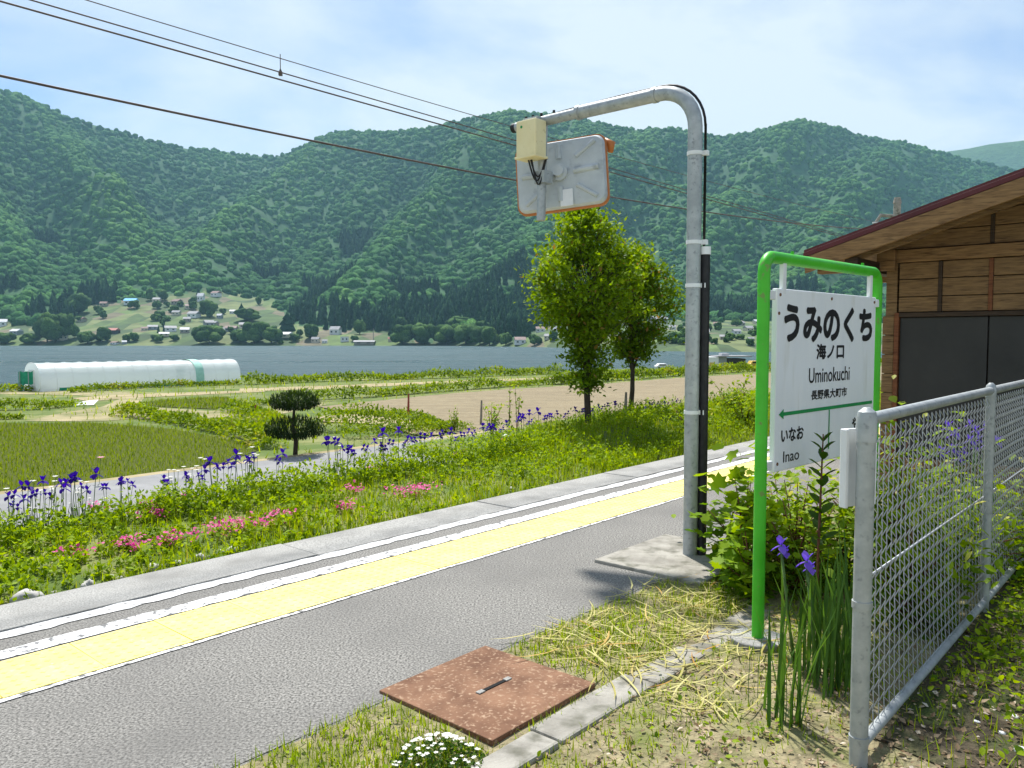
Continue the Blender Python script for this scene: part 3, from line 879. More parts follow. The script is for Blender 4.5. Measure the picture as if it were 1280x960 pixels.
# mirror: local frame, x to the right seen from behind, z up, y away from the viewer (reflecting side)
mir = empty('mirror', (mx_, my_, mz_)); mir.parent = root
mir.rotation_euler = (math.radians(-7), math.radians(-5), math.radians(-66))
def rrect(w, h, r, n=6):
    pts = []
    for cx_, cy_, a0 in ((w / 2 - r, h / 2 - r, 0), (-w / 2 + r, h / 2 - r, 90), (-w / 2 + r, -h / 2 + r, 180), (w / 2 - r, -h / 2 + r, 270)):
        for k in range(n + 1):
            a = math.radians(a0 + 90 * k / n)
            pts.append((cx_ + r * math.cos(a), cy_ + r * math.sin(a)))
    return pts
def loft(rings):
    mb = MB(); n = len(rings[0])
    vs = [p for r_ in rings for p in r_]
    fs = [(i * n + k, i * n + (k + 1) % n, (i + 1) * n + (k + 1) % n, (i + 1) * n + k) for i in range(len(rings) - 1) for k in range(n)]
    fs += [tuple(range(n - 1, -1, -1)), tuple((len(rings) - 1) * n + k for k in range(n))]
    return mb.add(vs, fs)
MW, MH = .72, .555
ring = lambda w, h, r, y: [(x, y, z) for x, z in rrect(w, h, r)]
shell = loft([ring(MW - .16, MH - .16, .08, -.040), ring(MW - .05, MH - .05, .07, -.028), ring(MW - .02, MH - .02, .07, .0), ring(MW - .02, MH - .02, .07, .02)]).build('mirror_back', M['mirror_back'], mir, smooth='auto')
loft([ring(MW, MH, .075, .004), ring(MW + .004, MH + .004, .076, .012), ring(MW + .004, MH + .004, .076, .034), ring(MW, MH, .075, .042)]).build('rim', M['orange'], mir, smooth='auto')
m_, n_, l_, b_ = new_mat('mirror_glass'); b_.inputs['Metallic'].default_value = 1; b_.inputs['Roughness'].default_value = .03; b_.inputs['Base Color'].default_value = (.85, .87, .88, 1)
loft([ring(MW - .04, MH - .04, .06, .040), ring(MW * .7, MH * .7, .06, .062), ring(MW * .3, MH * .3, .05, .07)]).build('mirror_glass', m_, mir, smooth=True)
for sx, sz in ((1, 1), (1, -1), (-1, -1), (-1, 1)):
    MB().tube([(sx * .13, -.046, sz * .11), (sx * .28, -.038, sz * .215)], .017, 8).build('rib', M['mirror_back'], shell, smooth='auto')
for sx in (1, -1):
    MB().tube([(sx * .11, -.046, .0), (sx * .30, -.040, .01)], .023, 8).build('rib', M['mirror_back'], shell, smooth='auto')
for sz in (1, -1):
    MB().tube([(.0, -.046, sz * .11), (.0, -.040, sz * .22)], .022, 8).build('rib', M['mirror_back'], shell, smooth='auto')
MB().tube([(0, -.03, 0), (0, -.075, 0)], .065, 18).tube([(0, -.07, 0), (0, -.11, 0)], .042, 12).build('hub', M['mirror_back'], mir, smooth='auto')
MB().box((.045, -.052, -.20), (.10, .006, .13)).build('data_plate', M['white_metal'], mir, bevel=.002)
hood = []
for k in range(9):
    a = math.pi * k / 8 - math.pi / 2
    hood.append((MW / 2 + .012 + .03 * math.cos(a), .05, .19 + .05 * math.sin(a)))
MB().tube([(MW / 2 - .02, .05, .24), (MW / 2 + .03, .06, .20), (MW / 2 + .02, .06, .14)], [.02, .035, .02], 10).build('orange_hood', M['orange'], mir, smooth=True)

# concrete pad under the pole
pad = MB().sobox(4.22, 5.12, -2.97, -2.20, -.10, .022).build('concrete_pad', M['concrete_old'], bevel=.008)
tag(pad, 'pale square concrete footing round the mirror pole on the asphalt', 'concrete pad')

# ------------------------------------------------------------------ rusty access plate
plate = MB().sobox(2.06, 2.70, -2.52, -1.89, -.02, .012).build('cover_plate', M['rust_plate'], bevel=.004)
tag(plate, 'square rusty steel cover plate with a slot set beside the asphalt', 'cover plate')
cs, co = 2.40, -2.19
for a, b2 in ((-.045, .045),):
    MB().sobox(cs + a - .02, cs + b2 + .02, co - .009, co + .009, .0125, .0155).build('slot', M['dark'], plate)
for a in (-.0825, .0825):
    MB().sobox(cs + a - .0175, cs + a + .0175, co - .012, co + .012, .012, .018).build('slot_rim', M['concrete'], plate, bevel=.002)

# kerb of old concrete blocks
kerb = empty('kerb', so(0, -1.75, 0)); tag(kerb, kind='structure')
kb = [(-2.0, -1.3), (-1.29, -.6), (-.59, .1), (.11, .82), (.83, 1.52), (1.535, 2.22), (2.235, 2.88), (2.90, 3.33), (3.36, 3.72), (3.76, 4.15)]
for i, (a, b2) in enumerate(kb):
    tilt = .012 * ((i * 5) % 3 - 1)
    w = -1.865 + .012 * ((i * 7) % 3), -1.705 + .014 * ((i * 3) % 3)
    zt = [.014, .010, .012, .014, .012, .010, .006, -.002, -.006, -.008][i]
    k_ = MB().sobox(a, b2, w[0], w[1], -.12, zt)
    k_ = k_.build('kerb_block', M['concrete_old'], kerb, bevel=.012)
    k_.matrix_parent_inverse = kerb.matrix_world.inverted() if False else Matrix.Translation(-Vector(so(0, -1.75, 0)))

# ------------------------------------------------------------------ station name board
LP, RP = Vector((1.19, 3.80, 0)), Vector((2.157, 4.75, 0))
sd = (RP - LP); SW = sd.length
root = empty('station_sign', LP, math.atan2(sd.y, sd.x))
tag(root, 'white Japanese station name board hung in a bright green tube frame', 'station sign')
TOP, RB = 1.842, .075
pts = [(0, 0, -.05), (0, 0, TOP - RB)]
for k in range(1, 8):
    a = math.pi / 2 * k / 8; pts.append((RB - RB * math.cos(a), 0, TOP - RB + RB * math.sin(a)))
pts += [(RB, 0, TOP), (SW - RB, 0, TOP)]
for k in range(1, 8):
    a = math.pi / 2 * k / 8; pts.append((SW - RB + RB * math.sin(a), 0, TOP - RB + RB * math.cos(a)))
pts += [(SW, 0, TOP - RB), (SW, 0, -.05)]
frame = MB().tube(pts, .029, 16).build('frame', M['green_paint'], root, smooth='auto')
for x, z in ((0, 1.68), (0, .83), (SW, 1.68), (SW, .83)):
    MB().tube([(x, 0, z - .006), (x, 0, z + .006)], .0305, 16).build('joint_ring', M['green_paint'], frame, smooth='auto')
for x in (.28, SW - .22):
    MB().tube([(x, 0, TOP + .02), (x, 0, TOP + .042)], .009, 8).build('bolt', M['green_paint'], frame)
BX0, BX1, BZ0, BZ1 = .105, SW - .045, .80, 1.695
board = MB().box(((BX0 + BX1) / 2, 0, (BZ0 + BZ1) / 2), (BX1 - BX0, .028, BZ1 - BZ0)).build('board', M['sign_white'], root, bevel=.006)
for x in (BX0 + .075, BX1 - .075):
    MB().box((x, -.004, (BZ1 + TOP) / 2 - .015), (.034, .022, TOP - BZ1 + .02)).build('hanger', M['white_metal'], root, bevel=.003)
for x, z in ((.045, 1.66), (SW - .03, 1.66), (.045, .84), (SW - .03, .84)):
    MB().box((x, -.006, z), (.07, .030, .045)).build('side_clip', M['white_metal'], root, bevel=.004)
for x, z in ((BX0 + .03, BZ1 - .03), (BX1 - .03, BZ1 - .03), ((BX0 + BX1) / 2, BZ1 - .03), (BX0 + .02, BZ1 - .12), (BX0 + .03, BZ0 + .04), (BX1 - .03, BZ0 + .04)):
    MB().tube([(x, -.012, z), (x, -.018, z)], .008, 8).build('screw', M['rust_plate'], board)
FONT_JP = None
try:
    import os
    fp = os.path.join(bpy.utils.system_resource('DATAFILES', path='fonts'), 'Noto Sans CJK Regular.woff2')
    FONT_JP = None
except Exception:
    pass
def mesh_of(name, parts):
    V, Fc, T = join_arrays(parts)
    return np_mesh(name, V, Fc, T)
def lettering(txt, xc, zc, h, w, bold, mname, jp=True):
    """flat print on the board, centred at xc, zc, fitted to w x h metres"""
    cu = bpy.data.curves.new('lettering', 'FONT'); cu.body = txt; cu.size = 1.0; cu.resolution_u = 4
    t = bpy.data.objects.new('lettering_source', cu); col.objects.link(t)
    bpy.context.view_layer.update()
    me = bpy.data.meshes.new_from_object(t.evaluated_get(bpy.context.evaluated_depsgraph_get()))
    bpy.data.objects.remove(t); bpy.data.curves.remove(cu)
    n = len(me.vertices)
    if n == 0: return
    a = np.zeros(n * 3); me.vertices.foreach_get('co', a); a = a.reshape(-1, 3)
    lo, hi = a.min(0), a.max(0)
    ex = np.maximum(hi - lo, 1e-6)
    x = (a[:, 0] - lo[0]) / ex[0] - .5; y = (a[:, 1] - lo[1]) / ex[1] - .5
    r_ = bold * .16
    b = np.stack([xc + x * (w - 2 * r_), np.full(n, -.0152), zc + y * (h - 2 * r_)], 1)
    me.calc_loop_triangles()
    tr = np.zeros(len(me.loop_triangles) * 3, dtype=np.int32); me.loop_triangles.foreach_get('vertices', tr); tr = tr.reshape(-1, 3)
    parts = []
    for k in range(9 if bold else 1):
        a_ = k * math.pi / 4; q = r_ if k else 0.0
        parts.append((b + np.array([q * math.cos(a_), -.00006 * k, q * math.sin(a_)]), tr, np.zeros(n)))
    return finish('lettering', mesh_of('lettering', parts), M[mname], board)
xm = (BX0 + BX1) / 2
lettering('うみのくち', xm + .01, 1.530, .195, 1.08, .06, 'ink')
lettering('海ノ口', xm, 1.385, .082, .34, .022, 'ink')
lettering('Uminokuchi', xm, 1.262, .078, .50, .006, 'ink')
lettering('長野県大町市', xm, 1.160, .052, .44, .010, 'ink')
lettering('いなお', BX0 + .185, .975, .070, .24, .016, 'ink')
lettering('Inao', BX0 + .175, .868, .056, .17, .004, 'ink')
lettering('やなば', BX1 - .185, .975, .070, .24, .016, 'ink')
lettering('Yanaba', BX1 - .185, .868, .056, .22, .004, 'ink')
ar = [(BX0 + .035, -.016, 1.082), (BX0 + .085, -.016, 1.107), (BX0 + .085, -.016, 1.091), (BX1 - .03, -.016, 1.091), (BX1 - .03, -.016, 1.073), (BX0 + .085, -.016, 1.073), (BX0 + .085, -.016, 1.057)]
MB().add(ar, [tuple(range(7))]).build('arrow', M['green_ink'], board)
MB().add([(xm - .006, -.016, 1.072), (xm + .006, -.016, 1.072), (xm + .006, -.016, .86), (xm - .006, -.016, .86)], [(0, 1, 2, 3)]).build('divider', M['green_ink'], board)
foot = MB().tube([(LP.x, LP.y, -.1), (LP.x, LP.y, .012)], .13, 18).build('post_footing', M['concrete'], smooth='auto', bevel=.006)
tag(foot, 'round concrete footing at the foot of the green sign post', 'concrete footing')

# ------------------------------------------------------------------ chain link fence
FO = -.86
fx0, fx1, fx2, fx3 = 2.80, 4.82, 6.84, 8.40
fence = empty('chain_link_fence', so(fx0, FO, 0), DIR_RZ)
tag(fence, 'galvanised chain link fence with tube posts right of the station sign', 'fence')
TOPZ = 1.195
for i, s in enumerate((fx0, fx1, fx2, fx3)):
    x = s - fx0
    r = .030 if i == 0 else .024
    p = MB().tube([(x, 0, -.15), (x, 0, TOPZ - (.0 if i == 0 else .02))], r, 16)
    p = p.build('post', M['galv'], fence, smooth='auto')
    cap = MB().tube([(x, 0, TOPZ - .09 if i == 0 else TOPZ - .05), (x, 0, TOPZ - .01), (x, 0, TOPZ + .012), (x, 0, TOPZ + .026)], [r * 1.12, r * 1.12, r * .95, r * .4], 16)
    cap.build('post_cap', M['galv'], p, smooth='auto')
    for z in (.55, .08):
        MB().tube([(x, 0, z - .012), (x, 0, z + .012)], r * 1.12, 16).build('post_band', M['galv'], p, smooth='auto')
for a, b2 in ((fx0, fx1), (fx1, fx2), (fx2, fx3)):
    MB().tube([(a - fx0 + .03, 0, TOPZ - .015), (b2 - fx0 - .02, 0, TOPZ - .015)], .021, 14).build('top_rail', M['galv'], fence, smooth='auto')
    MB().tube([(a - fx0 + .03, 0, .05), (b2 - fx0 - .02, 0, .05)], .019, 12).build('bottom_rail', M['galv'], fence, smooth='auto')
    MB().tube([(a - fx0 + .03, .012, .62), (b2 - fx0 - .02, .012, .62)], .004, 6).build('tension_wire', M['wire_galv'], fence, smooth=True)
    # woven wire
    pitch_, zh = .066, .068
    x0, x1 = a - fx0 + .04, b2 - fx0 - .03
    nW = int((x1 - x0) / (pitch_ / 2)) // 1
    V, Fq_, r = [], [], .0023
    nz = int((TOPZ - .05 - .055) / (zh / 2))
    for w in range(int((x1 - x0) / (pitch_ / 2))):
        xc = x0 + w * pitch_ / 2
        base = len(V)
        for j in range(nz + 1):
            zig = (j + w) % 2
            x = xc + (zig - .5) * pitch_ * .54 + .25 * pitch_
            z = .055 + j * zh / 2
            y = .006 * (1 if zig else -1) * (1 if w % 2 else -1) + .02 * math.sin((x - x0) / (x1 - x0) * math.pi) * math.sin(z * 2.4)
            for an in (0, 2.094, 4.189):
                V.append((x + r * math.cos(an), y + r * math.sin(an), z))
        for j in range(nz):
            for q in range(3):
                q2 = (q + 1) % 3
                Fq_.append((base + 3 * j + q, base + 3 * j + q2, base + 3 * j + 3 + q2, base + 3 * j + 3 + q))
    wm = finish('wire_mesh', np_mesh('wire_mesh', np.array(V), np.array(Fq_)), M['wire_galv'], fence, smooth=True)
    wm['kind'] = 'stuff'
# white notice panel strapped behind the first fence post
p = so(fx0 + .06, FO - .035, 0)
notice = empty('notice_panel', (p[0], p[1], 1.01), DIR_RZ + math.radians(-30))
tag(notice, 'narrow blank white panel strapped behind the end fence post', 'panel')
MB().box((-.01, 0, 0), (.15, .012, .27)).build('panel', M['white_metal'], notice, bevel=.003)
MB().box((-.08, -.012, 0), (.014, .03, .27)).build('folded_edge', M['white_metal'], notice, bevel=.003)

# ------------------------------------------------------------------ wooden station building
BS, BO0, BO1, BS1 = 8.45, -2.46, 2.90, 15.0
bld = empty('station_building', so(BS, BO0, -.6), DIR_RZ)
tag(bld, 'brown wooden station house with maroon gable roof and dark shuttered window', 'building')
# local: x along the platform (away), y = -(o - BO0) so that right is negative y, z from -0.6
def L(s, o, z): return (s - BS, -(o - BO0), z + .6)
def lbox(s0, s1, o0, o1, z0, z1):
    a, b2 = L(s0, o0, z0), L(s1, o1, z1)
    return MB().box([(a[i] + b2[i]) / 2 for i in range(3)], [abs(b2[i] - a[i]) for i in range(3)])
PITCHR = .30
def roof_z(o):                              # underside of the roof over the gable wall
    return 2.13 + PITCHR * (min(o, .22 - (o - .22)) - (-2.97))
for nm, args in (('side_wall', (BS, BS1, BO0 + .02, BO0 + .12, -.6, 2.25)), ('side_wall', (BS, BS1, BO1 - .12, BO1 - .02, -.6, 2.25)), ('back_wall', (BS1 - .1, BS1, BO0 + .12, BO1 - .12, -.6, 2.25))):
    lbox(*args).build(nm, M['plank'], bld)
def gable_piece(name, o0, o1, z0, z1, ds0, ds1, m, clip=True, bevel=.004):
    """plank in the gable wall, its top cut by the roof slope"""
    n = 8; top = []
    if clip:
        lo_ = (z0 - .05 - 2.13) / PITCHR - 2.97 + .02
        o0 = max(o0, lo_); o1 = min(o1, .44 - lo_)
        if o1 - o0 < .03: return
    for k in range(n + 1):
        o = o0 + (o1 - o0) * k / n
        zt = min(z1, roof_z(o) + .05) if clip else z1
        top.append((o, max(zt, z0)))
    if max(t[1] for t in top) - z0 < .01: return
    vs, fs = [], []
    for s in (BS + ds0, BS + ds1):
        vs += [L(s, o, z0) for o, _ in top] + [L(s, o, z) for o, z in top]
    q = n + 1
    for k in range(n):
        fs += [(k, k + 1, q + k + 1, q + k), (2 * q + k, 3 * q + k, 3 * q + k + 1, 2 * q + k + 1), (k, 2 * q + k, 2 * q + k + 1, k + 1), (q + k, q + k + 1, 3 * q + k + 1, 3 * q + k)]
    fs += [(0, q, 3 * q, 2 * q), (n, 2 * q + n, 3 * q + n, q + n)]
    return MB().add(vs, fs).build(name, m, bld, bevel=bevel)
gable_piece('backing_wall', BO0 + .121, BO1 - .121, -.59, 4.0, .06, .10, M['dark_wood'], bevel=0)
zs = [1.712, 1.862, 2.032, 2.195]
posts = [-2.325, -1.957, -1.536, -.70, .1, .9, 1.7, 2.5]
for i in range(3):
    ends = [BO0 + .12] + posts[1:] + [BO1 - .12]
    for a, b2 in zip(ends[:-1], ends[1:]):
        gable_piece('plank', a + .018, b2 - .018, zs[i] + .004, zs[i + 1] - .004, .0, .055, M['plank'])
for r_ in range(9):                        # gable above the beam
    z0 = 2.325 + r_ * .165
    for a, b2 in ((BO0 + .0, -1.536), (-1.536, .1), (.1, 1.7), (1.7, BO1)):
        gable_piece('plank', a + .015, b2 - .015, z0 + .004, z0 + .161, .0, .055, M['plank'])
for o in posts[1:]:
    lbox(BS - .012, BS + .058, o - .017, o + .017, 1.712, 2.192).build('stud', M['red_post'] if o == -1.536 else M['dark_wood'], bld, bevel=.003)
for o in (-1.536, .1, 1.7):
    gable_piece('stud', o - .017, o + .017, 2.33, 2.62 if o < 0 else 3.0, -.012, .058, M['dark_wood'])
lbox(BS - .04, BS + .058, BO0 - .03, BO1 + .03, 2.198, 2.318).build('beam', M['beam'], bld, bevel=.006)
lbox(BS - .10, BS - .042, BO0 - .05, BO0 + .12, 2.12, 2.32).build('beam_end', M['beam'], bld, bevel=.008)
for z in range(12):                        # corner column of stacked blocks
    lbox(BS - .02, BS + .058, BO0 - .002, BO0 + .105, -.6 + z * .19 + .003, -.6 + z * .19 + .187).build('corner_block', M['plank'], bld, bevel=.006)
lbox(BS - .03, BS + .058, BO0 + .108, BO0 + .150, -.6, 1.708).build('window_jamb', M['red_post'], bld, bevel=.004)
lbox(BS - .03, BS + .058, BO0 + .152, BO1 - .12, 1.665, 1.708).build('window_head', M['dark_wood'], bld, bevel=.004)
a = BO0 + .155
for b2 in (-1.545, -.70, .1, .9, 1.7, 2.5):
    lbox(BS + .005, BS + .035, a, b2 - .006, .3, 1.66).build('shutter_panel', M['shutter'], bld, bevel=.003)
    a = b2 + .006
for r_ in range(5):
    lbox(BS, BS + .055, BO0 + .16, BO1 - .12, -.6 + r_ * .178 + .003, -.6 + (r_ + 1) * .178 - .003).build('plank', M['plank'], bld, bevel=.004)
# roof: two slopes with overhang, fascia boards, eave purlin and brackets
RS0, RS1 = BS - .80, BS1 + .6
EO0, RIDGE_O = -2.97, .22
EO1 = RIDGE_O + (RIDGE_O - EO0)
def slab(o0, o1, s0, s1, off0, off1):
    """sloped slab between vertical offsets above the underside line"""
    z = lambda o: 2.13 + PITCHR * (min(o, 2 * RIDGE_O - o) - EO0)
    vs = [L(s, o, z(o) + f) for f in (off0, off1) for o in (o0, o1) for s in (s0, s1)]
    return MB().add(vs, [(0, 1, 3, 2), (4, 6, 7, 5), (0, 4, 5, 1), (2, 3, 7, 6), (0, 2, 6, 4), (1, 5, 7, 3)])
for o0, o1 in ((EO0, RIDGE_O - .002), (RIDGE_O + .002, EO1)):
    rf = slab(o0, o1, RS0, RS1, .10, .145).build('roof', M['roof_red'], bld, bevel=.004)
    slab(o0, o1, RS0 + .06, RS1 - .06, .06, .098).build('soffit', M['plank'], rf)
    slab(o0 + .02, o1 - .02, RS0 - .004, RS0 + .036, -.055, .096).build('bargeboard', M['beam'], rf, bevel=.004)
    slab(o0 + .35, o1 - .02, RS0 + .16, RS0 + .22, -.075, .058).build('inner_rafter', M['plank'], rf, bevel=.004)
    for k in range(int((RS1 - RS0) / .42)):
        s = RS0 + .02 + k * .42
        slab(o0, o1, s, s + .022, .1465, .172).build('standing_seam', M['roof_red'], rf)
lbox(RS0 + .05, RS1 - .1, -2.60, -2.48, 2.10, 2.205).build('eave_purlin', M['dark_wood'], bld, bevel=.006)
for k in range(5):
    s = BS - .70 + k * 1.6
    lbox(s, s + .09, EO0 + .10, BO0 - .05, 2.075, 2.145).build('eave_bracket', M['beam'], bld, bevel=.008)

# ------------------------------------------------------------------ overhead line
def wire(name, pts, r, label, m='black', n=40):
    """smooth curve through (s, o, z) points"""
    ss_ = [p[0] for p in pts]
    out = []
    for k in range(n + 1):
        s = ss_[0] + (ss_[-1] - ss_[0]) * k / n
        # local quadratic through the three nearest points
        i = min(max(int(np.searchsorted(ss_, s)) - 1, 0), len(pts) - 3) if len(pts) > 2 else 0
        if len(pts) > 2:
            a, b2, c = pts[i:i + 3]
            la = (s - b2[0]) * (s - c[0]) / ((a[0] - b2[0]) * (a[0] - c[0])); lb = (s - a[0]) * (s - c[0]) / ((b2[0] - a[0]) * (b2[0] - c[0])); lc = 1 - la - lb
            o = la * a[1] + lb * b2[1] + lc * c[1]; z = la * a[2] + lb * b2[2] + lc * c[2]
        else:
            f = k / n; o = pts[0][1] + (pts[1][1] - pts[0][1]) * f; z = pts[0][2] + (pts[1][2] - pts[0][2]) * f
        out.append(so(s, o, z))
    ob = MB().tube(out, r, 6).build(name, M[m], smooth=True)
    tag(ob, label, 'wire')
    return ob
M['line_wire'] = rough_mat('line_wire', (.085, .066, .055, 1), (.13, .105, .09, 1), 3, .5)
PSS, POO = 29.9, -8.35
wire('feeder_cable', [(-24, -8.2, 4.9), (4, -8.2, 3.80), (PSS, -8.05, 5.2)], .0135, 'thick lowest overhead cable crossing behind the mirror towards the roof', 'line_wire')
wire('contact_wire', [(-24, -6.40, 3.81), (PSS, -6.40, 3.76)], .0078, 'lower of the two close parallel contact wires over the track', 'line_wire')
wire('contact_wire', [(-24, -6.34, 3.88), (6, -6.36, 3.83), (PSS, -6.46, 3.80)], .0062, 'upper of the two close parallel contact wires over the track', 'line_wire')
wire('messenger_wire', [(-24, -6.4, 4.85), (7, -6.4, 3.99), (PSS, -6.4, 4.85)], .0045, 'thin topmost messenger wire carrying a dropper', 'line_wire')
# dropper clip
ds = 4.17
dz = 4.01
dr = empty('wire_dropper', so(ds, -6.4, 3.82)); tag(dr, 'small dropper hanging from the topmost overhead wire', 'wire dropper')
MB().tube([(0, 0, .02), (0, 0, dz - 3.82)], .004, 6).build('rod', M['line_wire'], dr)
MB().box((0, 0, .015), (.03, .03, .03)).tube([(0, 0, .03), (0, 0, .06)], [.018, .004], 8).build('clip', M['line_wire'], dr)
# far catenary mast whose head shows over the roof
mast = empty('catenary_mast', so(PSS, POO, -1.2), DIR_RZ)
tag(mast, 'pale overhead line mast with bracket arm showing above the station roof', 'mast')
MB().tube([(0, 0, 0), (0, 0, 7.35)], [.17, .12], 14).build('pole', M['concrete_old'], mast, smooth='auto')
MB().tube([(0, 0, 7.35), (0, 0, 7.55)], [.14, .10], 12).build('pole_cap', M['concrete_old'], mast, smooth='auto')
MB().tube([(0, 0, 6.9), (-.3, .45, 6.95), (-.4, .6, 6.65)], .06, 8).tube([(0, 0, 5.9), (0, -1.95, 6.3)], .035, 8).build('arm', M['concrete_old'], mast, smooth='auto')
for z in (6.70, 6.60, 6.50):
    MB().tube([(-.4, .6, z - .02), (-.4, .6, z + .02)], .09, 10).build('insulator', M['white_metal'], mast, smooth='auto')

# ------------------------------------------------------------------ foliage materials
M['grass'] = leaf_mat('grass', (.12, .20, .004, 1), (.33, .45, .012, 1), .45, c3=(.42, .39, .09, 1))
M['weed'] = leaf_mat('weed_leaves', (.09, .18, .004, 1), (.34, .47, .012, 1), .45)
M['bank_leaf'] = leaf_mat('bank_leaves', (.06, .13, .003, 1), (.25, .35, .008, 1), .4, c3=(.33, .30, .07, 1))
M['rice'] = leaf_mat('rice_shoots', (.12, .19, .006, 1), (.22, .30, .010, 1), .45)
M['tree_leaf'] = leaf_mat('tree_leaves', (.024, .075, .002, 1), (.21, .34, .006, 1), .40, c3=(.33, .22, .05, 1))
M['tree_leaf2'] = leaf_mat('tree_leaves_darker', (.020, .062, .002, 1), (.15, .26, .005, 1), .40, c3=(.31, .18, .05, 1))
M['pine'] = leaf_mat('pine_needles', (.008, .022, .006, 1), (.045, .085, .012, 1), .2)
M['bark'] = rough_mat('bark', (.035, .026, .020, 1), (.085, .065, .05, 1), 14, .95, .8, 30, bdist=.01, stretch=(3, 3, .6))
M['iris_leaf'] = leaf_mat('iris_leaves', (.045, .11, .022, 1), (.10, .20, .035, 1), .35)
M['iris_petal'] = leaf_mat('iris_petals', (.035, .008, .20, 1), (.085, .022, .36, 1), .35)
M['iris_light'] = leaf_mat('light_iris_petals', (.16, .08, .48, 1), (.27, .16, .66, 1), .3)
M['white_petal'] = leaf_mat('white_petals', (.72, .70, .62, 1), (.85, .84, .80, 1), .25)
M['pink_petal'] = leaf_mat('pink_petals', (.62, .06, .26, 1), (.80, .20, .44, 1), .25)
M['pale_pink'] = leaf_mat('pale_pink_petals', (.72, .32, .40, 1), (.80, .45, .52, 1), .25)
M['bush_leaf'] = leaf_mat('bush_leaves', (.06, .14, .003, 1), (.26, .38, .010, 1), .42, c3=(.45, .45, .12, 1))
M['vine_leaf'] = leaf_mat('vine_leaves', (.08, .20, .004, 1), (.30, .43, .02, 1), .42)
M['dark_leaf'] = leaf_mat('dark_leaves', (.025, .075, .006, 1), (.085, .16, .015, 1), .35)
M['red_stem'] = rough_mat('reddish_stem', (.10, .035, .02, 1), (.17, .07, .035, 1), 20, .7)
M['straw'] = leaf_mat('dry_leaves', (.40, .36, .11, 1), (.62, .58, .26, 1), .3, c3=(.50, .27, .05, 1))
M['litter'] = leaf_mat('leaf_litter', (.13, .08, .04, 1), (.40, .30, .19, 1), .15, c3=(.62, .55, .45, 1))
M['rock'] = rough_mat('grey_rock', (.36, .35, .33, 1), (.56, .54, .50, 1), 6, .9, .6, 30, bdist=.01)

def mesh_of(name, parts):
    V, Fc, T = join_arrays(parts)
    return np_mesh(name, V, Fc, T)
def stuff(name, parts, m, label, cat, smooth=False):
    ob = finish(name, mesh_of(name, parts), m, None, smooth)
    tag(ob, label, cat, kind='stuff')
    return ob
def so_pts(s, o, z):
    return np.stack([s * SA + o * CA, s * CA - o * SA, z], 1)
def bank_far(s):
    f = np.clip((np.asarray(s) - 10.5) / 6.0, 0, 1)
    return -(10.75 + 1.9 * f)

# ------------------------------------------------------------------ bank of grass and weeds between track and road
n = 72000
s = U(-4, 34, n); o = U(-12.1, -7.75, n)
o[:6000] = U(-8.8, -7.75, 6000)
dens = vnoise(s * 1.3, o * 1.3, 2)
k_ = (dens > U(-.3, .65, n)) & (o > bank_far(s))
s, o = s[k_], o[k_]; n = len(s)
tall = vnoise(s * .5, o * .9, 6)
h = U(.06, .17, n) * (.6 + 1.1 * tall) * np.interp(s, [4, 14], [.8, 1.35])
stuff('bank_grass', [blades(so_pts(s, o, gzs(o, s) - .01), h, U(.010, .02, n), .6)], M['grass'], 'fresh green grass covering the bank beyond the track', 'grass')
parts = []
nw = 4800
s = U(-4, 32, nw); o = U(-12.0, -7.85, nw)
o[:700] = U(-10.6, -9.9, 700); s[:700] = U(-2, 13, 700)
k_ = (vnoise(s * .8, o * .9, 12) > U(.12, .66, nw)) & (o > bank_far(s)); s, o = s[k_], o[k_]
for a, b in zip(s, o):
    hh = random.uniform(.07, .26) * float(np.interp(a, [2, 8, 15], [.75, 1.05, 1.75])) * (1.9 if -10.7 < b < -9.8 and a < 12 else 1)
    q = random.randint(16, 30)
    zz = rng.uniform(.15, 1, q) ** .8
    rad = (1.1 - zz * .75) * hh * .55
    an = U(0, 6.28, q)
    x, y, _ = so(a, b)
    P = np.stack([x + rad * np.cos(an), y + rad * np.sin(an), gz_o(b, a) + zz * hh], 1)
    tn = np.clip(.25 + .5 * random.random() + U(-.25, .25, q), 0, 1)
    parts.append(leaves(P, U(.035, .09, q), 'leaf', .8, tn))
stuff('bank_weeds', parts, M['weed'], 'leafy light green weeds growing thick on the bank beyond the track', 'weeds')

# ------------------------------------------------------------------ banks, hedges and grass between the fields
def bank_strip(px, width, height, per_m, size, z=FIELD_Z):
    out = []
    pts = [at_z(u, v, z) for u, v in px]
    for a, b in zip(pts[:-1], pts[1:]):
        L_ = (b - a).length; n = max(4, int(L_ * per_m * 2.4))
        f = U(0, 1, n); w = rng.normal(0, .42, n) * width
        t = (b - a).normalized(); nx, ny = -t.y, t.x
        x = a.x + (b.x - a.x) * f + nx * w; y = a.y + (b.y - a.y) * f + ny * w
        hump = .35 + .9 * vnoise(x * .55, y * .55, 3)
        hz = height * hump * np.exp(-(w / width) ** 2 * 1.6) * U(.15, 1, n) ** .6
        out.append(leaves(np.stack([x, y, z + hz], 1), U(.7, 1.4, n) * size, 'leaf', .8, np.clip(vnoise(x * .8, y * .8, 5) * .7 + U(0, .4, n), 0, 1)))
    return out
parts = []
parts += bank_strip([(362, 502), (470, 496), (560, 489), (640, 483), (700, 480), (745, 477)], .55, .62, 60, .17)
parts += bank_strip([(690, 481), (780, 475), (860, 469), (960, 463), (1150, 452)], .7, .85, 60, .22)
parts += bank_strip([(304, 481), (400, 477), (520, 474), (600, 471), (700, 467)], .9, .75, 60, .22)
parts += bank_strip([(150, 519), (190, 524), (230, 531), (290, 544), (340, 562)], .55, .52, 110, .13)
parts += bank_strip([(-60, 514), (0, 513), (60, 511), (95, 507)], .6, .45, 90, .14)
parts += bank_strip([(-60, 525), (30, 524)], .25, .2, 90, .12)
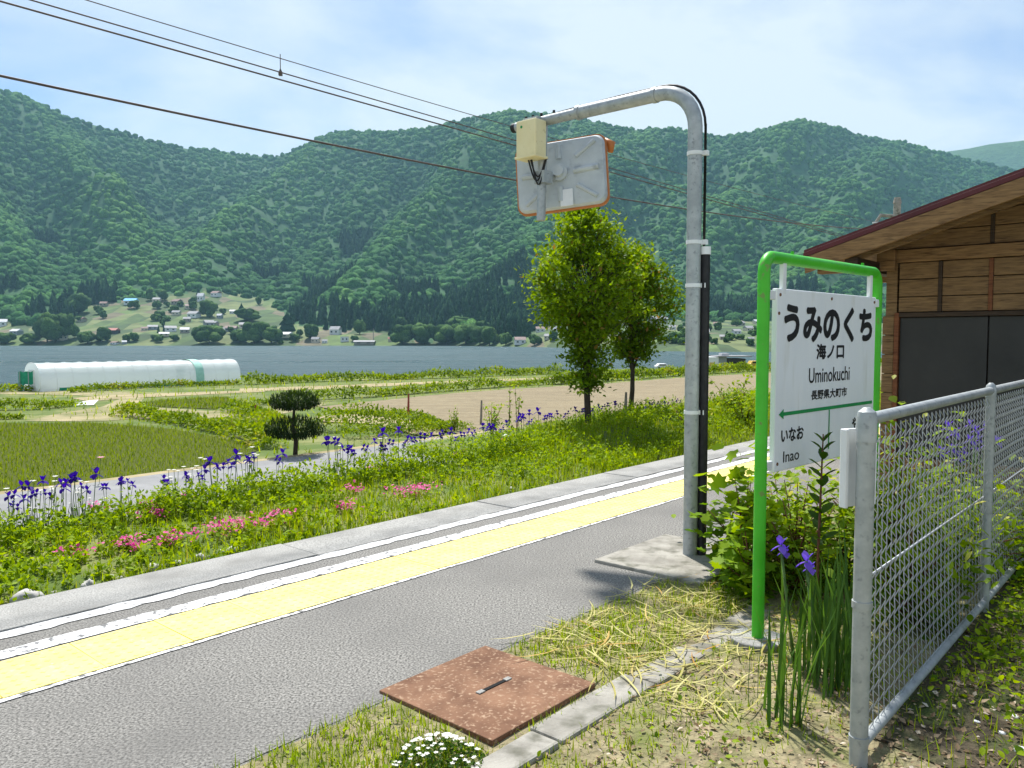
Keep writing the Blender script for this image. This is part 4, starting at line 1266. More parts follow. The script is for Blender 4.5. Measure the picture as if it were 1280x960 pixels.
parts += bank_strip([(88, 491), (180, 485), (300, 481)], .45, .42, 70, .16)
parts += bank_strip([(-80, 492), (40, 489), (56, 488)], .6, .5, 70, .17)
parts += bank_strip([(288, 506), (330, 506), (360, 503)], .8, .3, 60, .14)
parts += bank_strip([(420, 517), (470, 519), (530, 526), (556, 540)], .5, .35, 90, .12)
parts += bank_strip([(290, 512), (330, 524), (345, 540)], .8, .55, 110, .14)
parts += bank_strip([(400, 540), (470, 534), (520, 540)], 1.1, .75, 160, .11)
parts += bank_strip([(430, 548), (540, 541), (580, 536)], .9, .5, 130, .10)
stuff('field_bank_plants', parts, M['bank_leaf'], 'low green plants along the banks between the fields', 'plants')
# thin grass over the open field ground
n = 9000
X = U(-28, 30, n); Y = U(18, 80, n)
ok = np.array([Y[i] < np.interp(X[i], SHX, SHY) - 1 and to_so(X[i], Y[i])[1] < -16.5 for i in range(n)])
X, Y = X[ok], Y[ok]
def in_poly(x, y, px):
    pts = [at_z(u, v, FIELD_Z) for u, v in px]
    c = np.zeros(len(x), bool)
    for i in range(len(pts)):
        a, b = pts[i], pts[i - 1]
        t = ((a.y > y) != (b.y > y)) & (x < (b.x - a.x) * (y - a.y) / ((b.y - a.y) or 1e-9) + a.x)
        c ^= t
    return c
ok = ~(in_poly(X, Y, PADDY_A) | in_poly(X, Y, PADDY_B) | in_poly(X, Y, TAN))
X, Y = X[ok], Y[ok]; n = len(X)
stuff('field_grass', [blades(np.stack([X, Y, np.full(n, FIELD_Z)], 1), U(.10, .30, n), U(.03, .07, n), .7)], M['grass'], 'rough grass scattered over the ground between paddies and lake', 'grass')
# rice shoots in rows
def rice(px, row, step, hgt, wid):
    pts = [at_z(u, v, FIELD_Z) for u, v in px]
    x0, x1 = min(p.x for p in pts), max(p.x for p in pts); y0, y1 = min(p.y for p in pts), max(p.y for p in pts)
    gx, gy = np.meshgrid(np.arange(max(x0, -24), x1, step), np.arange(y0, y1, row))
    x, y = gx.ravel(), gy.ravel()
    an = .35
    x = x + rng.normal(0, .02, len(x)); y = y + rng.normal(0, .02, len(y)) + (x - x.mean()) * .12
    ok = in_poly(x, y, px); x, y = x[ok], y[ok]
    P = np.repeat(np.stack([x, y, np.full(len(x), FIELD_Z + .02)], 1), 3, 0)
    P[:, :2] += rng.normal(0, .018, (len(P), 2))
    return blades(P, U(.6, 1.2, len(P)) * hgt, wid, .45)
stuff('rice_shoots', [rice(PADDY_A, .20, .115, .12, .017), rice(PADDY_B, .30, .2, .16, .035)], M['rice'], 'rows of young rice shoots standing in the flooded paddies', 'rice')

# ------------------------------------------------------------------ trees
def make_tree(name, base, height, prof, nclump, per, lsize, m, seed, trunk_r, label, lean=0.0):
    """prof: list of (height fraction, radius)"""
    r = np.random.default_rng(seed)
    root = empty(name, base); tag(root, label, 'tree')
    zf = [p[0] for p in prof]; rf = [p[1] for p in prof]
    tr = MB()
    tp = [(lean * (i / 7) ** 2 + .03 * math.sin(i * 2 + seed), .03 * math.cos(i * 1.7 + seed) * (i > 0), height * .93 * i / 7 - .05) for i in range(8)]
    tr.tube(tp, [trunk_r * (1 - .86 * i / 7) for i in range(8)], 9)
    parts = []
    centres = []
    while len(centres) < nclump:
        f = r.uniform(zf[0], 1.0); R = np.interp(f, zf, rf)
        a = r.uniform(0, 6.283); q = R * math.sqrt(r.uniform(.05, 1))
        c = np.array([lean * f * f + q * math.cos(a), q * math.sin(a), f * height])
        if r.uniform() < (R / max(rf)) + .12: centres.append((c, q / max(R, .01)))
    for c, q in centres:
        f = c[2] / height
        zb = max(height * .12, c[2] - .55 - .5 * np.hypot(c[0], c[1]))
        p0 = Vector((lean * (zb / height) ** 2, 0, zb)); p1 = Vector(c)
        mid = p0.lerp(p1, .55) + Vector((0, 0, .10))
        tr.tube([p0, mid, p1], [trunk_r * .28 * (1.1 - f), trunk_r * .16, .006], 5, cap=False)
        k = int(per * r.uniform(.6, 1.3))
        P = c + r.normal(0, 1, (k, 3)) * np.array([.18, .18, .12]) * (.75 + .6 * r.uniform())
        tn = np.clip(.18 + .45 * q + .22 * f + r.normal(0, .16, k) + (.1 * r.normal()), 0, .86)  # shade inside and low in the crown put into the leaf tint
        tn = np.where(r.uniform(0, 1, k) < .03 * (q > .6), 1.0, tn)
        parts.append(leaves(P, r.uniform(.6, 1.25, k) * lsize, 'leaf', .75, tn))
    tr.build('trunk', M['bark'], root, smooth='auto')
    V, Fc, T = join_arrays(parts)
    finish('crown', np_mesh('crown', V, Fc, T), m, root)
    return root
TB1 = Vector((.0955 * 19.2, 19.2, -.50)); TB2 = Vector((.150 * 22.2, 22.2, -.50))
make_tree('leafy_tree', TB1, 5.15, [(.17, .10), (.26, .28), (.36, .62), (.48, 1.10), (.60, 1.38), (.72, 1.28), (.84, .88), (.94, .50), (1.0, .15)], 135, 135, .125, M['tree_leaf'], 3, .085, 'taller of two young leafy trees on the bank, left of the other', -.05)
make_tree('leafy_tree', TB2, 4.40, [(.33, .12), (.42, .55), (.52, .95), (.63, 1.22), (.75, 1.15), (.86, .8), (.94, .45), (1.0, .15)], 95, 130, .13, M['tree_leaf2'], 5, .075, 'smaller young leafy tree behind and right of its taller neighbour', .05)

# clipped garden pine in two pads
_k = (367 - 640) / F; _Y = -14.45 / (_k * CA - SA); pb = Vector((_k * _Y, _Y, gz(_k * _Y, _Y)))
root = empty('garden_pine', pb); tag(root, 'small clipped dark pine with two rounded pads beside the road', 'pine')
root.scale = (1.18, 1.18, 1.2)
MB().tube([(0, 0, -.05), (.02, 0, .25), (-.03, 0, .5), (.0, 0, .85)], [.045, .04, .035, .02], 8).tube([(0, 0, .3), (-.22, .05, .42)], [.025, .012], 6).tube([(0, 0, .32), (.25, -.05, .44)], [.025, .012], 6).build('trunk', M['bark'], root, smooth=True)
for cz, rx, rz in ((.90, .42, .21), (.42, .50, .25)):
    k = 2400
    d = rng.normal(0, 1, (k, 3)); d /= np.linalg.norm(d, axis=1)[:, None]
    rr = U(.25, 1, k) ** .4
    P = d * rr[:, None] * np.array([rx, rx, rz]) * (1 + .18 * vnoise(d[:, 0] * 3 + 9, d[:, 1] * 3 + 9, 4))[:, None]; P[:, 2] = cz + np.where(P[:, 2] < 0, P[:, 2] * .55, P[:, 2])
    V, Fc, T = blades(P, U(.05, .10, k), U(.012, .02, k), 1.1, tint=np.clip((P[:, 2] - cz) / rz * .4 + .3 + U(-.3, .3, k), 0, 1))  # needle tint gets paler towards the top of each pad
    finish('needle_pad', np_mesh('needle_pad', V, Fc, T), M['pine'], root)

# ------------------------------------------------------------------ flowers along the road
def flower_head(n_pet, size, petal, centre=(0, 0, 0), droop=.5):
    """iris-like: three upright standards and three drooping falls"""
    P, R_, S_ = [], [], []
    yaw = np.array([2 * math.pi * i / 3 for i in range(3)] + [2 * math.pi * (i + .5) / 3 for i in range(3)])
    pit = np.array([1.05] * 3 + [-.55] * 3)
    pos = np.tile(np.array(centre, float), (6, 1))
    return cloud_arrays(OVAL_V, OVAL_F, pos, eul(yaw, pit, np.zeros(6)), np.array([size * .9] * 3 + [size] * 3), U(0, 1, 6))
def make_iris(seed, h, petal, nleaf=7, nflow=2, fsize=.075):
    random.seed(seed)
    root = empty('iris')
    P = np.stack([rng.normal(0, .035, nleaf), rng.normal(0, .035, nleaf), np.zeros(nleaf)], 1)
    lv = blades(P, U(.3, .62, nleaf) * h, U(.016, .026, nleaf), .18, 'strap')
    finish('leaves', np_mesh('leaves', *lv), M['iris_leaf'], root)
    st = MB(); fl = []
    for k in range(nflow):
        top = (random.uniform(-.08, .08), random.uniform(-.08, .08), h * random.uniform(.85, 1.12))
        st.tube([(0, 0, 0), (top[0] * .4, top[1] * .4, h * .5), top], .0045, 5)
        finish('flower', mesh_of('flower', [flower_head(6, fsize * random.uniform(.85, 1.15), petal, top)]), petal, root)
    so_ = st.build('stem', M['iris_stem'], root, smooth=True)
    return root
M['iris_stem'] = rough_mat('iris_stem', (.06, .12, .03, 1), (.10, .18, .045, 1), 20, .6)
GI = 'purple irises in a row along the grey road'
protos = [make_iris(10 + i, .62 + .06 * (i % 3), M['iris_petal'], 6, 1 + (i % 2 == 0), .098) for i in range(5)]
used = [False] * 5
def place(protos, used, i, loc, rz, sc, label, cat, group):
    o_ = protos[i] if not used[i] else copy_tree(protos[i])
    used[i] = True
    o_.location = loc; o_.rotation_euler = (0, 0, rz); o_.scale = (sc, sc, sc)
    tag(o_, label, cat, group)
    return o_
# bloom columns (u, v) read along the road; the plant stands below its bloom
blooms = [(4, 620), (12, 630), (20, 625), (8, 638), (26, 610), (34, 618), (52, 616), (50, 606), (70, 612), (76, 606), (83, 598), (90, 602), (98, 608), (110, 594), (128, 610), (145, 602), (148, 606), (156, 602), (198, 600), (207, 604), (228, 595), (233, 603), (245, 594), (250, 588), (263, 578), (268, 584), (277, 586), (282, 578), (290, 570), (296, 577), (308, 575), (315, 574),
          (343, 573), (350, 568), (412, 552), (420, 552), (427, 564), (432, 560), (437, 562), (443, 566), (457, 560), (467, 555), (474, 556), (478, 542), (482, 560), (490, 553), (497, 542), (503, 556), (510, 550), (518, 550), (530, 545), (538, 547), (551, 541), (565, 540), (572, 549), (580, 543), (585, 542), (592, 540), (606, 534), (612, 536), (617, 533), (620, 538), (628, 536), (636, 530),
          (650, 524), (655, 520), (661, 519), (664, 526), (676, 515), (682, 522), (690, 519), (696, 518), (710, 516), (722, 512), (728, 513), (742, 512), (748, 510), (756, 507), (762, 506), (768, 504), (808, 512), (812, 508), (818, 509), (824, 507), (830, 503), (836, 505), (841, 503), (848, 504), (852, 502), (858, 505)]
blooms.sort()
nA = sum(b[0] < 340 for b in blooms); nB = sum(b[0] < 640 for b in blooms)
for i, (u, v) in enumerate(blooms):
    oo_ = -10.55 - .35 * ((i * 37) % 10) / 10 + (.35 if i % 4 == 0 else 0)
    k = (u - 640) / F
    # column u meets the line o = oo_ :  X = k*Y,  X*CA - Y*SA = oo_
    Yq = oo_ / (k * CA - SA)
    zb = CAM_H + (HOR - v) / F * Yq
    base_z = gz_o(oo_, to_so(k * Yq, Yq)[0])
    i5 = i % 5
    sc = max(.55, min(1.3, (zb - base_z) / (.62 + .06 * (i5 % 3))))
    place(protos, used, i5, (k * Yq, Yq, base_z - .02), i * 1.3, sc, '%s dark purple iris from the left %s' % ((nth(i + 1), 'in the row along the grey road') if u < 340 else ((nth(i + 1 - nA), 'in the row right of the clipped pine') if u < 640 else (nth(i + 1 - nB), 'in the row by the two leafy trees'))), 'iris', GI)

def daisy_plant(seed, h, petal, nf, size, name):
    random.seed(seed)
    root = empty(name)
    st = MB(); fl = []
    lp = []
    for k in range(nf):
        top = (random.uniform(-.10, .10), random.uniform(-.10, .10), h * random.uniform(.75, 1.05))
        st.tube([(0, 0, 0), (top[0] * .5, top[1] * .5, h * .5), top], .004, 5)
        q = 7
        finish('flower', mesh_of('flower', [cloud_arrays(OVAL_V, OVAL_F, np.tile(np.array(top), (q, 1)), eul(np.arange(q) * 6.283 / q, np.full(q, random.uniform(.1, .7)), np.zeros(q)), np.full(q, size), U(0, 1, q))]), petal, root)
        for j in range(4): lp.append((top[0] * .5 * j / 4 + random.uniform(-.04, .04), top[1] * .5 + random.uniform(-.04, .04), h * .2 * j))
    st.build('stem', M['iris_stem'], root, smooth=True)
    finish('leaves', mesh_of('leaves', [leaves(np.array(lp), .08, 'leaf', .6)]), M['weed'], root)
    return root
wp = [daisy_plant(40 + i, .7, M['white_petal'], 2 + i, .042, 'white_flower') for i in range(3)]
wused = [False] * 3
for i, (u, v) in enumerate(sorted([(8, 606), (28, 609), (42, 596), (58, 594), (68, 600), (92, 604), (100, 600), (110, 620), (120, 634), (125, 638), (204, 586), (217, 586), (232, 579), (234, 584), (251, 571), (304, 562), (310, 557), (318, 566), (424, 535), (476, 533), (35, 640), (85, 630), (152, 640), (540, 600)])):
    oo_ = -10.75 - .2 * (i % 2)
    k = (u - 640) / F; Yq = oo_ / (k * CA - SA); zb = CAM_H + (HOR - v) / F * Yq
    gq = gz_o(oo_, to_so(k * Yq, Yq)[0]); sc = max(.5, min(1.2, (zb - gq) / .71))
    place(wp, wused, i % 3, (k * Yq, Yq, gq - .02), i * 2.1, sc, '%s white flowering plant from the left among the purple irises' % nth(i + 1), 'flower', 'white flowers among the irises')
# single pale pink rose on a tall stem
pr = on_ground(124, 606)
rose = daisy_plant(77, 1.0, M['pale_pink'], 1, .075, 'pink_rose'); hgt = (606 - 563) / F * pr.y
rose.location = pr; rose.scale = (1, 1, hgt * .97); tag(rose, 'single pale pink rose on a tall stem before the rice paddy', 'rose')
# red and white toy windmill-like marker
rb = on_ground(632, 566)
rm = empty('garden_marker', rb); tag(rm, 'small red and white ball marker on a stick beside the road', 'garden marker')
MB().tube([(0, 0, -.03), (0, 0, .22)], .008, 6).build('stick', M['galv'], rm)
v_, f_ = ico(3)
M['red'] = rough_mat('red_plastic', (.62, .03, .05, 1), (.70, .05, .07, 1), 5, .45)
rb_s = finish('ball', np_mesh('ball', v_ * np.array([.095, .095, .075]) + np.array([0, 0, .26]), f_), M['red'], rm, smooth=True)
v2_ = v_[:, :] * np.array([.075, .075, .05]) + np.array([0, 0, .335])
finish('cap', np_mesh('cap', v2_, f_), M['white_metal'], rm, smooth=True)

# moss phlox cushions
gp = 'pink flower cushions on the grass bank'
def cushion(i, u, v, wpx, k):
    p = None
    # the cushions lie on the bank: march down the bank profile
    p = on_ground(u, v)
    w = wpx / F * p.y / 2
    c = empty('pink_flower_cushion', p)
    q = int(80 * k)
    t = np.array([SA, CA]);
    f = rng.normal(0, .5, q) * w; g = rng.normal(0, .10, q)
    P = np.stack([f * t[0] + g * t[1], f * t[1] - g * t[0], .05 + .05 * U(0, 1, q)], 1)
    finish('leaves', mesh_of('leaves', [leaves(np.stack([P[:, 0], P[:, 1], P[:, 2] * .6], 1), U(.03, .06, q), 'leaf', .6)]), M['weed'], c)
    q2 = int(q * 1.1)
    i_ = rng.integers(0, q, q2)
    P2 = P[i_] + rng.normal(0, .03, (q2, 3)); P2[:, 2] = np.abs(P2[:, 2]) + .04
    finish('blossom', mesh_of('blossom', [leaves(P2, U(.035, .06, q2), 'oval', .5)]), M['pink_petal'], c)['kind'] = 'stuff'
    tag(c, '%s pink flower cushion from the left on the grass bank' % nth(i + 1), 'flower', gp)
for i, (u, v, w, k) in enumerate(sorted([(205, 634, 70, 2.2), (193, 650, 40, 1.2), (165, 692, 30, 1.3), (290, 668, 75, 2.2), (215, 684, 60, 1.2), (350, 653, 24, .8), (432, 640, 26, .9), (470, 594, 22, .8), (440, 618, 16, .6), (515, 620, 75, 2.0), (575, 572, 20, .7), (586, 574, 12, .5), (95, 702, 40, .8), (118, 642, 24, .6), (235, 632, 20, .8), (330, 662, 30, .6)])):
    cushion(i, u, v, w, k * .8)

# shrub on the right of the pole, saplings and stakes by the field
def shrub(name, base, w, h, nl, lsize, m, label, cat='shrub', tpl='leaf', nst=9, seed=1, thin=1.0):
    r = np.random.default_rng(seed)
    root = empty(name, base); tag(root, label, cat)
    st = MB(); parts = []
    for k in range(nst):
        a = r.uniform(0, 6.28); q = w * r.uniform(.1, .5); hh = h * r.uniform(.5, 1.0) if k else h
        tip = np.array([q * math.cos(a), q * math.sin(a), hh])
        mid = tip * np.array([.45, .45, .6])
        st.tube([(0, 0, -.03), tuple(mid), tuple(tip)], [.012 * thin, .008 * thin, .003], 5)
        kk = int(nl / nst)
        f = r.uniform(.25, 1.05, kk)
        P = np.where(f[:, None] < .6, mid * (f / .6)[:, None], mid + (tip - mid) * ((f - .6) / .4)[:, None]) + r.normal(0, .5, (kk, 3)) * np.array([w, w, h * .6]) * .16
        P[:, 2] = np.clip(P[:, 2], .02, None)
        parts.append(leaves(P, r.uniform(.6, 1.2, kk) * lsize, tpl, .6, np.clip(.25 + .5 * P[:, 2] / h + r.normal(0, .2, kk), 0, 1)))  # leaf tint rises with height in the shrub
    st.build('stems', M['red_stem'], root, smooth=True)
    finish('leaves', mesh_of('leaves', parts), m, root)
    return root
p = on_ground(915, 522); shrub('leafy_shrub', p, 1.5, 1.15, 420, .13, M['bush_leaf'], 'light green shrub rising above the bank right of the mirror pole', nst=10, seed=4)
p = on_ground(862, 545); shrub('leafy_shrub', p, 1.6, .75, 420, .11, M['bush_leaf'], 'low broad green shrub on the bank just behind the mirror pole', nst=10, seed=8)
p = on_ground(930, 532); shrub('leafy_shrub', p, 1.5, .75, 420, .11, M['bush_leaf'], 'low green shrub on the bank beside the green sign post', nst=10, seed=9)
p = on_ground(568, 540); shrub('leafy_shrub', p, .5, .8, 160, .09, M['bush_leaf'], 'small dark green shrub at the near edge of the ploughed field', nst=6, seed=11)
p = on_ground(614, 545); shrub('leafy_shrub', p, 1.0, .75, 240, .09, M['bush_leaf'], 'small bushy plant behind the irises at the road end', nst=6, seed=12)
for u, v0, v1, sd_, lab in ((636, 556, 488, 14, 'thin sapling with few leaves, left one of the pair by the irises'), (646, 556, 492, 15, 'thin sapling with few leaves, right one of the pair by the irises')):
    p = on_ground(u, v0 - 12); hh = (v0 - v1) / F * p.y
    shrub('sapling', p, .28, hh, 40, .10, M['bush_leaf'], lab, 'sapling', nst=3, seed=sd_, thin=.8)
M['stake_wood'] = rough_mat('stake_wood', (.20, .17, .14, 1), (.34, .30, .25, 1), 12, .9)
M['stake_red'] = rough_mat('stake_red', (.26, .05, .04, 1), (.34, .08, .06, 1), 12, .8)
for u, v0, v1, mm, lab in ((510, 530, 492, 'stake_red', 'slim dark red stake at the left end of the ploughed field'), (601, 532, 500, 'stake_wood', 'grey wooden stake at the near edge of the ploughed field'), (781, 522, 490, 'stake_wood', 'grey wooden stake standing between the two leafy trees'), (319, 522, 506, 'stake_red', 'short reddish stake left of the clipped pine')):
    p = on_ground(u, v0); hh = (v0 - v1) / F * p.y
    MBs = MB().tube([(0, 0, -.05), (.02, 0, hh * .6), (.03, .01, hh)], [.045, .04, .03], 7)
    ob = MBs.build('stake', M[mm], smooth='auto'); ob.location = p
    tag(ob, lab, 'stake')
# stones at the foot of the bank
def rock(u, v, sz, lab, flat=.6):
    p = on_ground(u, v)
    vv, ff = lump(int(u), ICO2, .5)
    ob = finish('stone', np_mesh('stone', vv * np.array([sz, sz * .7, sz * flat]), ff), M['rock']); ob.location = (p.x, p.y, p.z + sz * .2)
    ob.rotation_euler = (0, 0, u)
    return ob
tag(rock(32, 752, .13, '', .7), 'large grey stone lying at the left end of the bank', 'stone')
for i, (u, v) in enumerate([(68, 742), (106, 735), (112, 733), (140, 722), (150, 726), (190, 712), (205, 708), (222, 705), (250, 699), (262, 697), (276, 693), (290, 690), (306, 686), (640, 612), (735, 573)]):
    tag(rock(u, v, .035 + .02 * (i % 3), '', .7), '%s small pale stone from the left along the foot of the bank' % nth(i + 1), 'stone', 'small pale stones along the bank')

# ------------------------------------------------------------------ plants round the sign and the fence
def P0(u, v):                     # point on the earth strip
    p = at_z(u, v, -.01); return p
def big_bush(name, centre, rad, nl, lsize, tpl, m, label, seed, stems=10, droop=0.0, spread=.30):
    """leafy bush: twigs from the base, leaves set along and around them"""
    r = np.random.default_rng(seed)
    root = empty(name, (centre[0], centre[1], -.02)); tag(root, label, 'bush')
    st = MB(); parts = []
    H_ = centre[2] + rad[2]
    for k in range(stems):
        d = r.normal(0, 1, 3); d /= np.linalg.norm(d); d[2] = abs(d[2]) * .8 + .1
        tip = np.array([d[0] * rad[0], d[1] * rad[1], centre[2] * .6 + d[2] * (rad[2] + centre[2] * .4)])
        mid = np.array([tip[0] * .35, tip[1] * .35, tip[2] * .6])
        st.tube([(r.normal(0, .03), r.normal(0, .03), -.02), tuple(mid), tuple(tip)], [.007, .005, .002], 6)
        kk = nl // stems
        f = r.uniform(.15, 1.08, kk)
        Q = np.where(f[:, None] < .6, mid * (f / .6)[:, None], mid + (tip - mid) * ((f - .6) / .4)[:, None])
        Q = Q + r.normal(0, 1, (kk, 3)) * np.array(rad) * spread
        Q[:, 2] = np.clip(Q[:, 2], .03, None)
        parts.append(leaves(Q, r.uniform(.65, 1.2, kk) * lsize, tpl, .5, np.clip(.2 + .55 * Q[:, 2] / H_ + r.normal(0, .2, kk), 0, 1)))  # leaves paler towards the top of the bush
    st.build('twigs', M['red_stem'], root, smooth=True)
    finish('leaves', mesh_of('leaves', parts), m, root)
    return root
def B(u, Y): return ((u - 640) / F * Y, Y)
x, y = B(934, 4.85); big_bush('vine_bush', (x, y, .36), (.24, .26, .44), 330, .085, 'lobe', M['vine_leaf'], 'bush with lobed light green leaves between mirror pole and sign post', 2, 10)
x, y = B(942, 4.5); big_bush('vine_bush', (x, y, .20), (.19, .25, .26), 260, .075, 'lobe', M['vine_leaf'], 'lower lobed leaf bush close behind the green sign post', 5, 8)
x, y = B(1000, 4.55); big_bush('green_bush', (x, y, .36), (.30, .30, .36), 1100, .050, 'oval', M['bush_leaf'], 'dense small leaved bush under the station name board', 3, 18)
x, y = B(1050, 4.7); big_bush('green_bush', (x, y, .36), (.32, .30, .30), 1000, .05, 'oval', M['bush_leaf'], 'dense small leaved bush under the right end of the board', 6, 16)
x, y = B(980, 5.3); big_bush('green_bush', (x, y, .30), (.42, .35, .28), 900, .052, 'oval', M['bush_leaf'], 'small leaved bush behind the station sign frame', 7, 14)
# upright dark leaved plant in front of the board
x, y = B(1031, 3.95)
root = empty('leafy_stalk', (x, y, -.02)); tag(root, 'upright dark leaved stalk standing in front of the name board', 'plant')
st = MB(); st.tube([(-.02, 0, 0), (-.01, 0, .5), (.0, 0, 1.0)], [.008, .007, .003], 6)
lp, ly, lpi, ls = [], [], [], []
for k in range(13):
    z = .42 + .045 * k
    for sgn in (0, 1):
        lp.append((0, 0, z)); ly.append(k * 1.2 + sgn * 3.14 + .4 * (k % 3)); lpi.append(.45 + .03 * k); ls.append(.112 - .003 * k)
q = len(lp)
V, Fc, T = cloud_arrays(np.array(OVAL_V) * np.array([.75, 1, 1]), OVAL_F, np.array(lp), eul(np.array(ly), np.array(lpi), U(-.3, .3, q)), np.array(ls), U(0, 1, q))
st.build('stem', M['red_stem'], root, smooth=True)
finish('leaves', np_mesh('leaves', V, Fc, T), M['dark_leaf'], root)

# iris clumps at the foot of the sign
def iris_clump(name, u, v, n, h, spread, label, flowers, seed):
    random.seed(seed)
    p = P0(u, v)
    root = empty(name, p); tag(root, label, 'iris')
    Q = np.stack([rng.normal(0, spread, n), rng.normal(0, spread, n), np.full(n, -.02)], 1)
    lv = blades(Q, U(.6, 1.08, n) * h, U(.008, .015, n), .20, 'strap')
    finish('leaves', np_mesh('leaves', *lv), M['iris_leaf'], root)
    for fu, fv in flowers:
        top = at_y(fu, fv, p.y + .05) - p
        MB().tube([(top.x * .5, top.y * .5, 0), (top.x * .75, top.y * .7, top.z * .5), tuple(top)], .006, 6).build('stem', M['iris_stem'], root, smooth=True)
        finish('flower', mesh_of('flower', [flower_head(6, .055, None, tuple(top)), flower_head(6, .04, None, tuple(top + Vector((.02, .01, -.03))))]), M['iris_light'], root)
    return root
iris_clump('iris_clump', 985, 905, 24, .50, .04, 'nearest clump of upright iris leaves before the green sign post', [], 1)
iris_clump('iris_clump', 962, 880, 9, .42, .03, 'thin iris clump at the foot of the green sign post', [], 5)
iris_clump('iris_clump', 1040, 862, 40, .62, .055, 'tall iris clump with dense leaves beside the end fence post', [(1008, 702)], 2)
iris_clump('iris_clump', 1012, 838, 30, .55, .06, 'iris clump with a violet bloom under the name board', [(976, 682)], 3)
iris_clump('iris_clump', 1055, 840, 30, .66, .05, 'iris clump tucked behind the end fence post', [], 4)

# shrubs behind the fence
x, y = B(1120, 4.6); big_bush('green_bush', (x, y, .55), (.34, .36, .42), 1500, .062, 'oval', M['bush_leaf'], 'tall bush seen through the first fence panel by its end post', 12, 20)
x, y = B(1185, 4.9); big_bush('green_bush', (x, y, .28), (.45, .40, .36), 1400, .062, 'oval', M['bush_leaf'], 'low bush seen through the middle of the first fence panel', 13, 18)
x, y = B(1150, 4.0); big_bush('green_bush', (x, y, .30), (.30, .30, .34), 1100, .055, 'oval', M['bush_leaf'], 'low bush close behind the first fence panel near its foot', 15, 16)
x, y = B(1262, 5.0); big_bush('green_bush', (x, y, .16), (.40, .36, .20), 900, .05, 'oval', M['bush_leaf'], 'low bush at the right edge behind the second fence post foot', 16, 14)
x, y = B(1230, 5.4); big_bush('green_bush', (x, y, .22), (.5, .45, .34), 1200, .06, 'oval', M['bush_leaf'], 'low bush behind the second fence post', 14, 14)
x, y = B(1212, 5.4)
root = empty('violet_flowers', (x, y, -.02)); tag(root, 'cluster of violet blooms on stems behind the chain link fence', 'flowers')
st = MB(); fl = []
for k in range(16):
    top = (random.uniform(-.17, .17), random.uniform(-.15, .15), random.uniform(.62, .90))
    st.tube([(top[0] * .3, top[1] * .3, 0), (top[0] * .6, top[1] * .6, .45), top], .005, 5)
    fl.append(flower_head(6, random.uniform(.045, .065), None, top))
st.build('stems', M['iris_stem'], root, smooth=True)
finish('flowers', mesh_of('flowers', fl), M['iris_light'], root)['kind'] = 'stuff'
Q = np.stack([rng.normal(0, .12, 30), rng.normal(0, .12, 30), np.zeros(30)], 1)
finish('leaves', np_mesh('leaves', *blades(Q, U(.4, .7, 30), U(.015, .025, 30), .25, 'strap')), M['iris_leaf'], root)

# white flower clump in front of the plate
p = P0(548, 958)
root = empty('white_flower_clump', p); tag(root, 'mound of small white blossoms at the corner of the rusty plate', 'flowers')
k = 900
an = U(0, 6.28, k); rr = np.sqrt(U(0, 1, k)); xx, yy = rr * np.cos(an) * .175, rr * np.sin(an) * .15
zz = .085 * (1 - rr ** 2) * U(.2, 1, k)
finish('leaves', mesh_of('leaves', [leaves(np.stack([xx, yy, zz], 1), U(.012, .024, k), 'leaf', .8)]), M['dark_leaf'], root)
k = 95
an = U(0, 6.28, k); rr = np.sqrt(U(0, .9, k)); xx, yy = rr * np.cos(an) * .17, rr * np.sin(an) * .145
zz = .088 * (1 - rr ** 2) + .012
fl = []
for i in range(k):
    fl.append(cloud_arrays(OVAL_V, OVAL_F, np.tile(np.array([[xx[i], yy[i], zz[i]]]), (5, 1)), eul(np.arange(5) * 1.257 + i, np.full(5, .35), np.zeros(5)), np.full(5, random.uniform(.008, .0115)), U(0, 1, 5)))
finish('blossoms', mesh_of('blossoms', fl), M['white_petal'], root)['kind'] = 'stuff'

# ------------------------------------------------------------------ grass, straw and litter on the earth strip
def scatter(n, s0, s1, o0, o1, seed, lo=.0, hi=.7, sc=2.5):
    s = U(s0, s1, n); o = U(o0, o1, n)
    ok = vnoise(s * sc + 50, o * sc + 50, seed) > U(lo, hi, n)
    inplate = (s > 2.03) & (s < 2.73) & (o > -2.55) & (o < -1.86)
    inpad = (s > 4.2) & (s < 5.14) & (o < -2.2)
    inkerb = (o > -1.85 + .05 * vnoise(s * 6, o * 0, 3)) & (o < -1.71 - .05 * vnoise(s * 6, o * 0 + 4, 3)) & (s < 2.8)
    ok &= ~(inplate | inpad | inkerb)
    s, o = s[ok], o[ok]
    z = np.array([soil_z(a, b) for a, b in zip(s, o)])
    return s, o, z
parts = []
for (n, s0, s1, o0, o1, seed, lo, hi, h0, h1) in ((6500, 1.3, 4.6, -2.44, -1.84, 3, .0, .55, .02, .065), (7000, 1.2, 4.5, -1.72, -.80, 5, .22, .7, .012, .045), (8000, 2.6, 8.2, -.80, 1.2, 6, .1, .6, .03, .10), (1800, 4.4, 9.0, -2.3, -.8, 7, .1, .6, .03, .10), (2600, .8, 2.05, -2.47, -1.86, 9, .0, .5, .015, .05)):
    s, o, z = scatter(n, s0, s1, o0, o1, seed, lo, hi)
    q = len(s)
    parts.append(blades(so_pts(s, o, z), U(h0, h1, q), U(.003, .006, q), .8))
stuff('path_grass', parts, M['grass'], 'short thin grass growing in the earth beside the platform', 'grass')
s, o, z = scatter(15000, 3.1, 8.2, -.82, 1.2, 11, .12, .5, 1.3)
q = len(s)
parts = [leaves(so_pts(s, o, z + U(.01, .07, q)), U(.020, .042, q), 'oval', .5)]
s, o, z = scatter(1500, 1.4, 4.4, -2.4, -1.0, 12, .25, .65, 2.2); q = len(s)
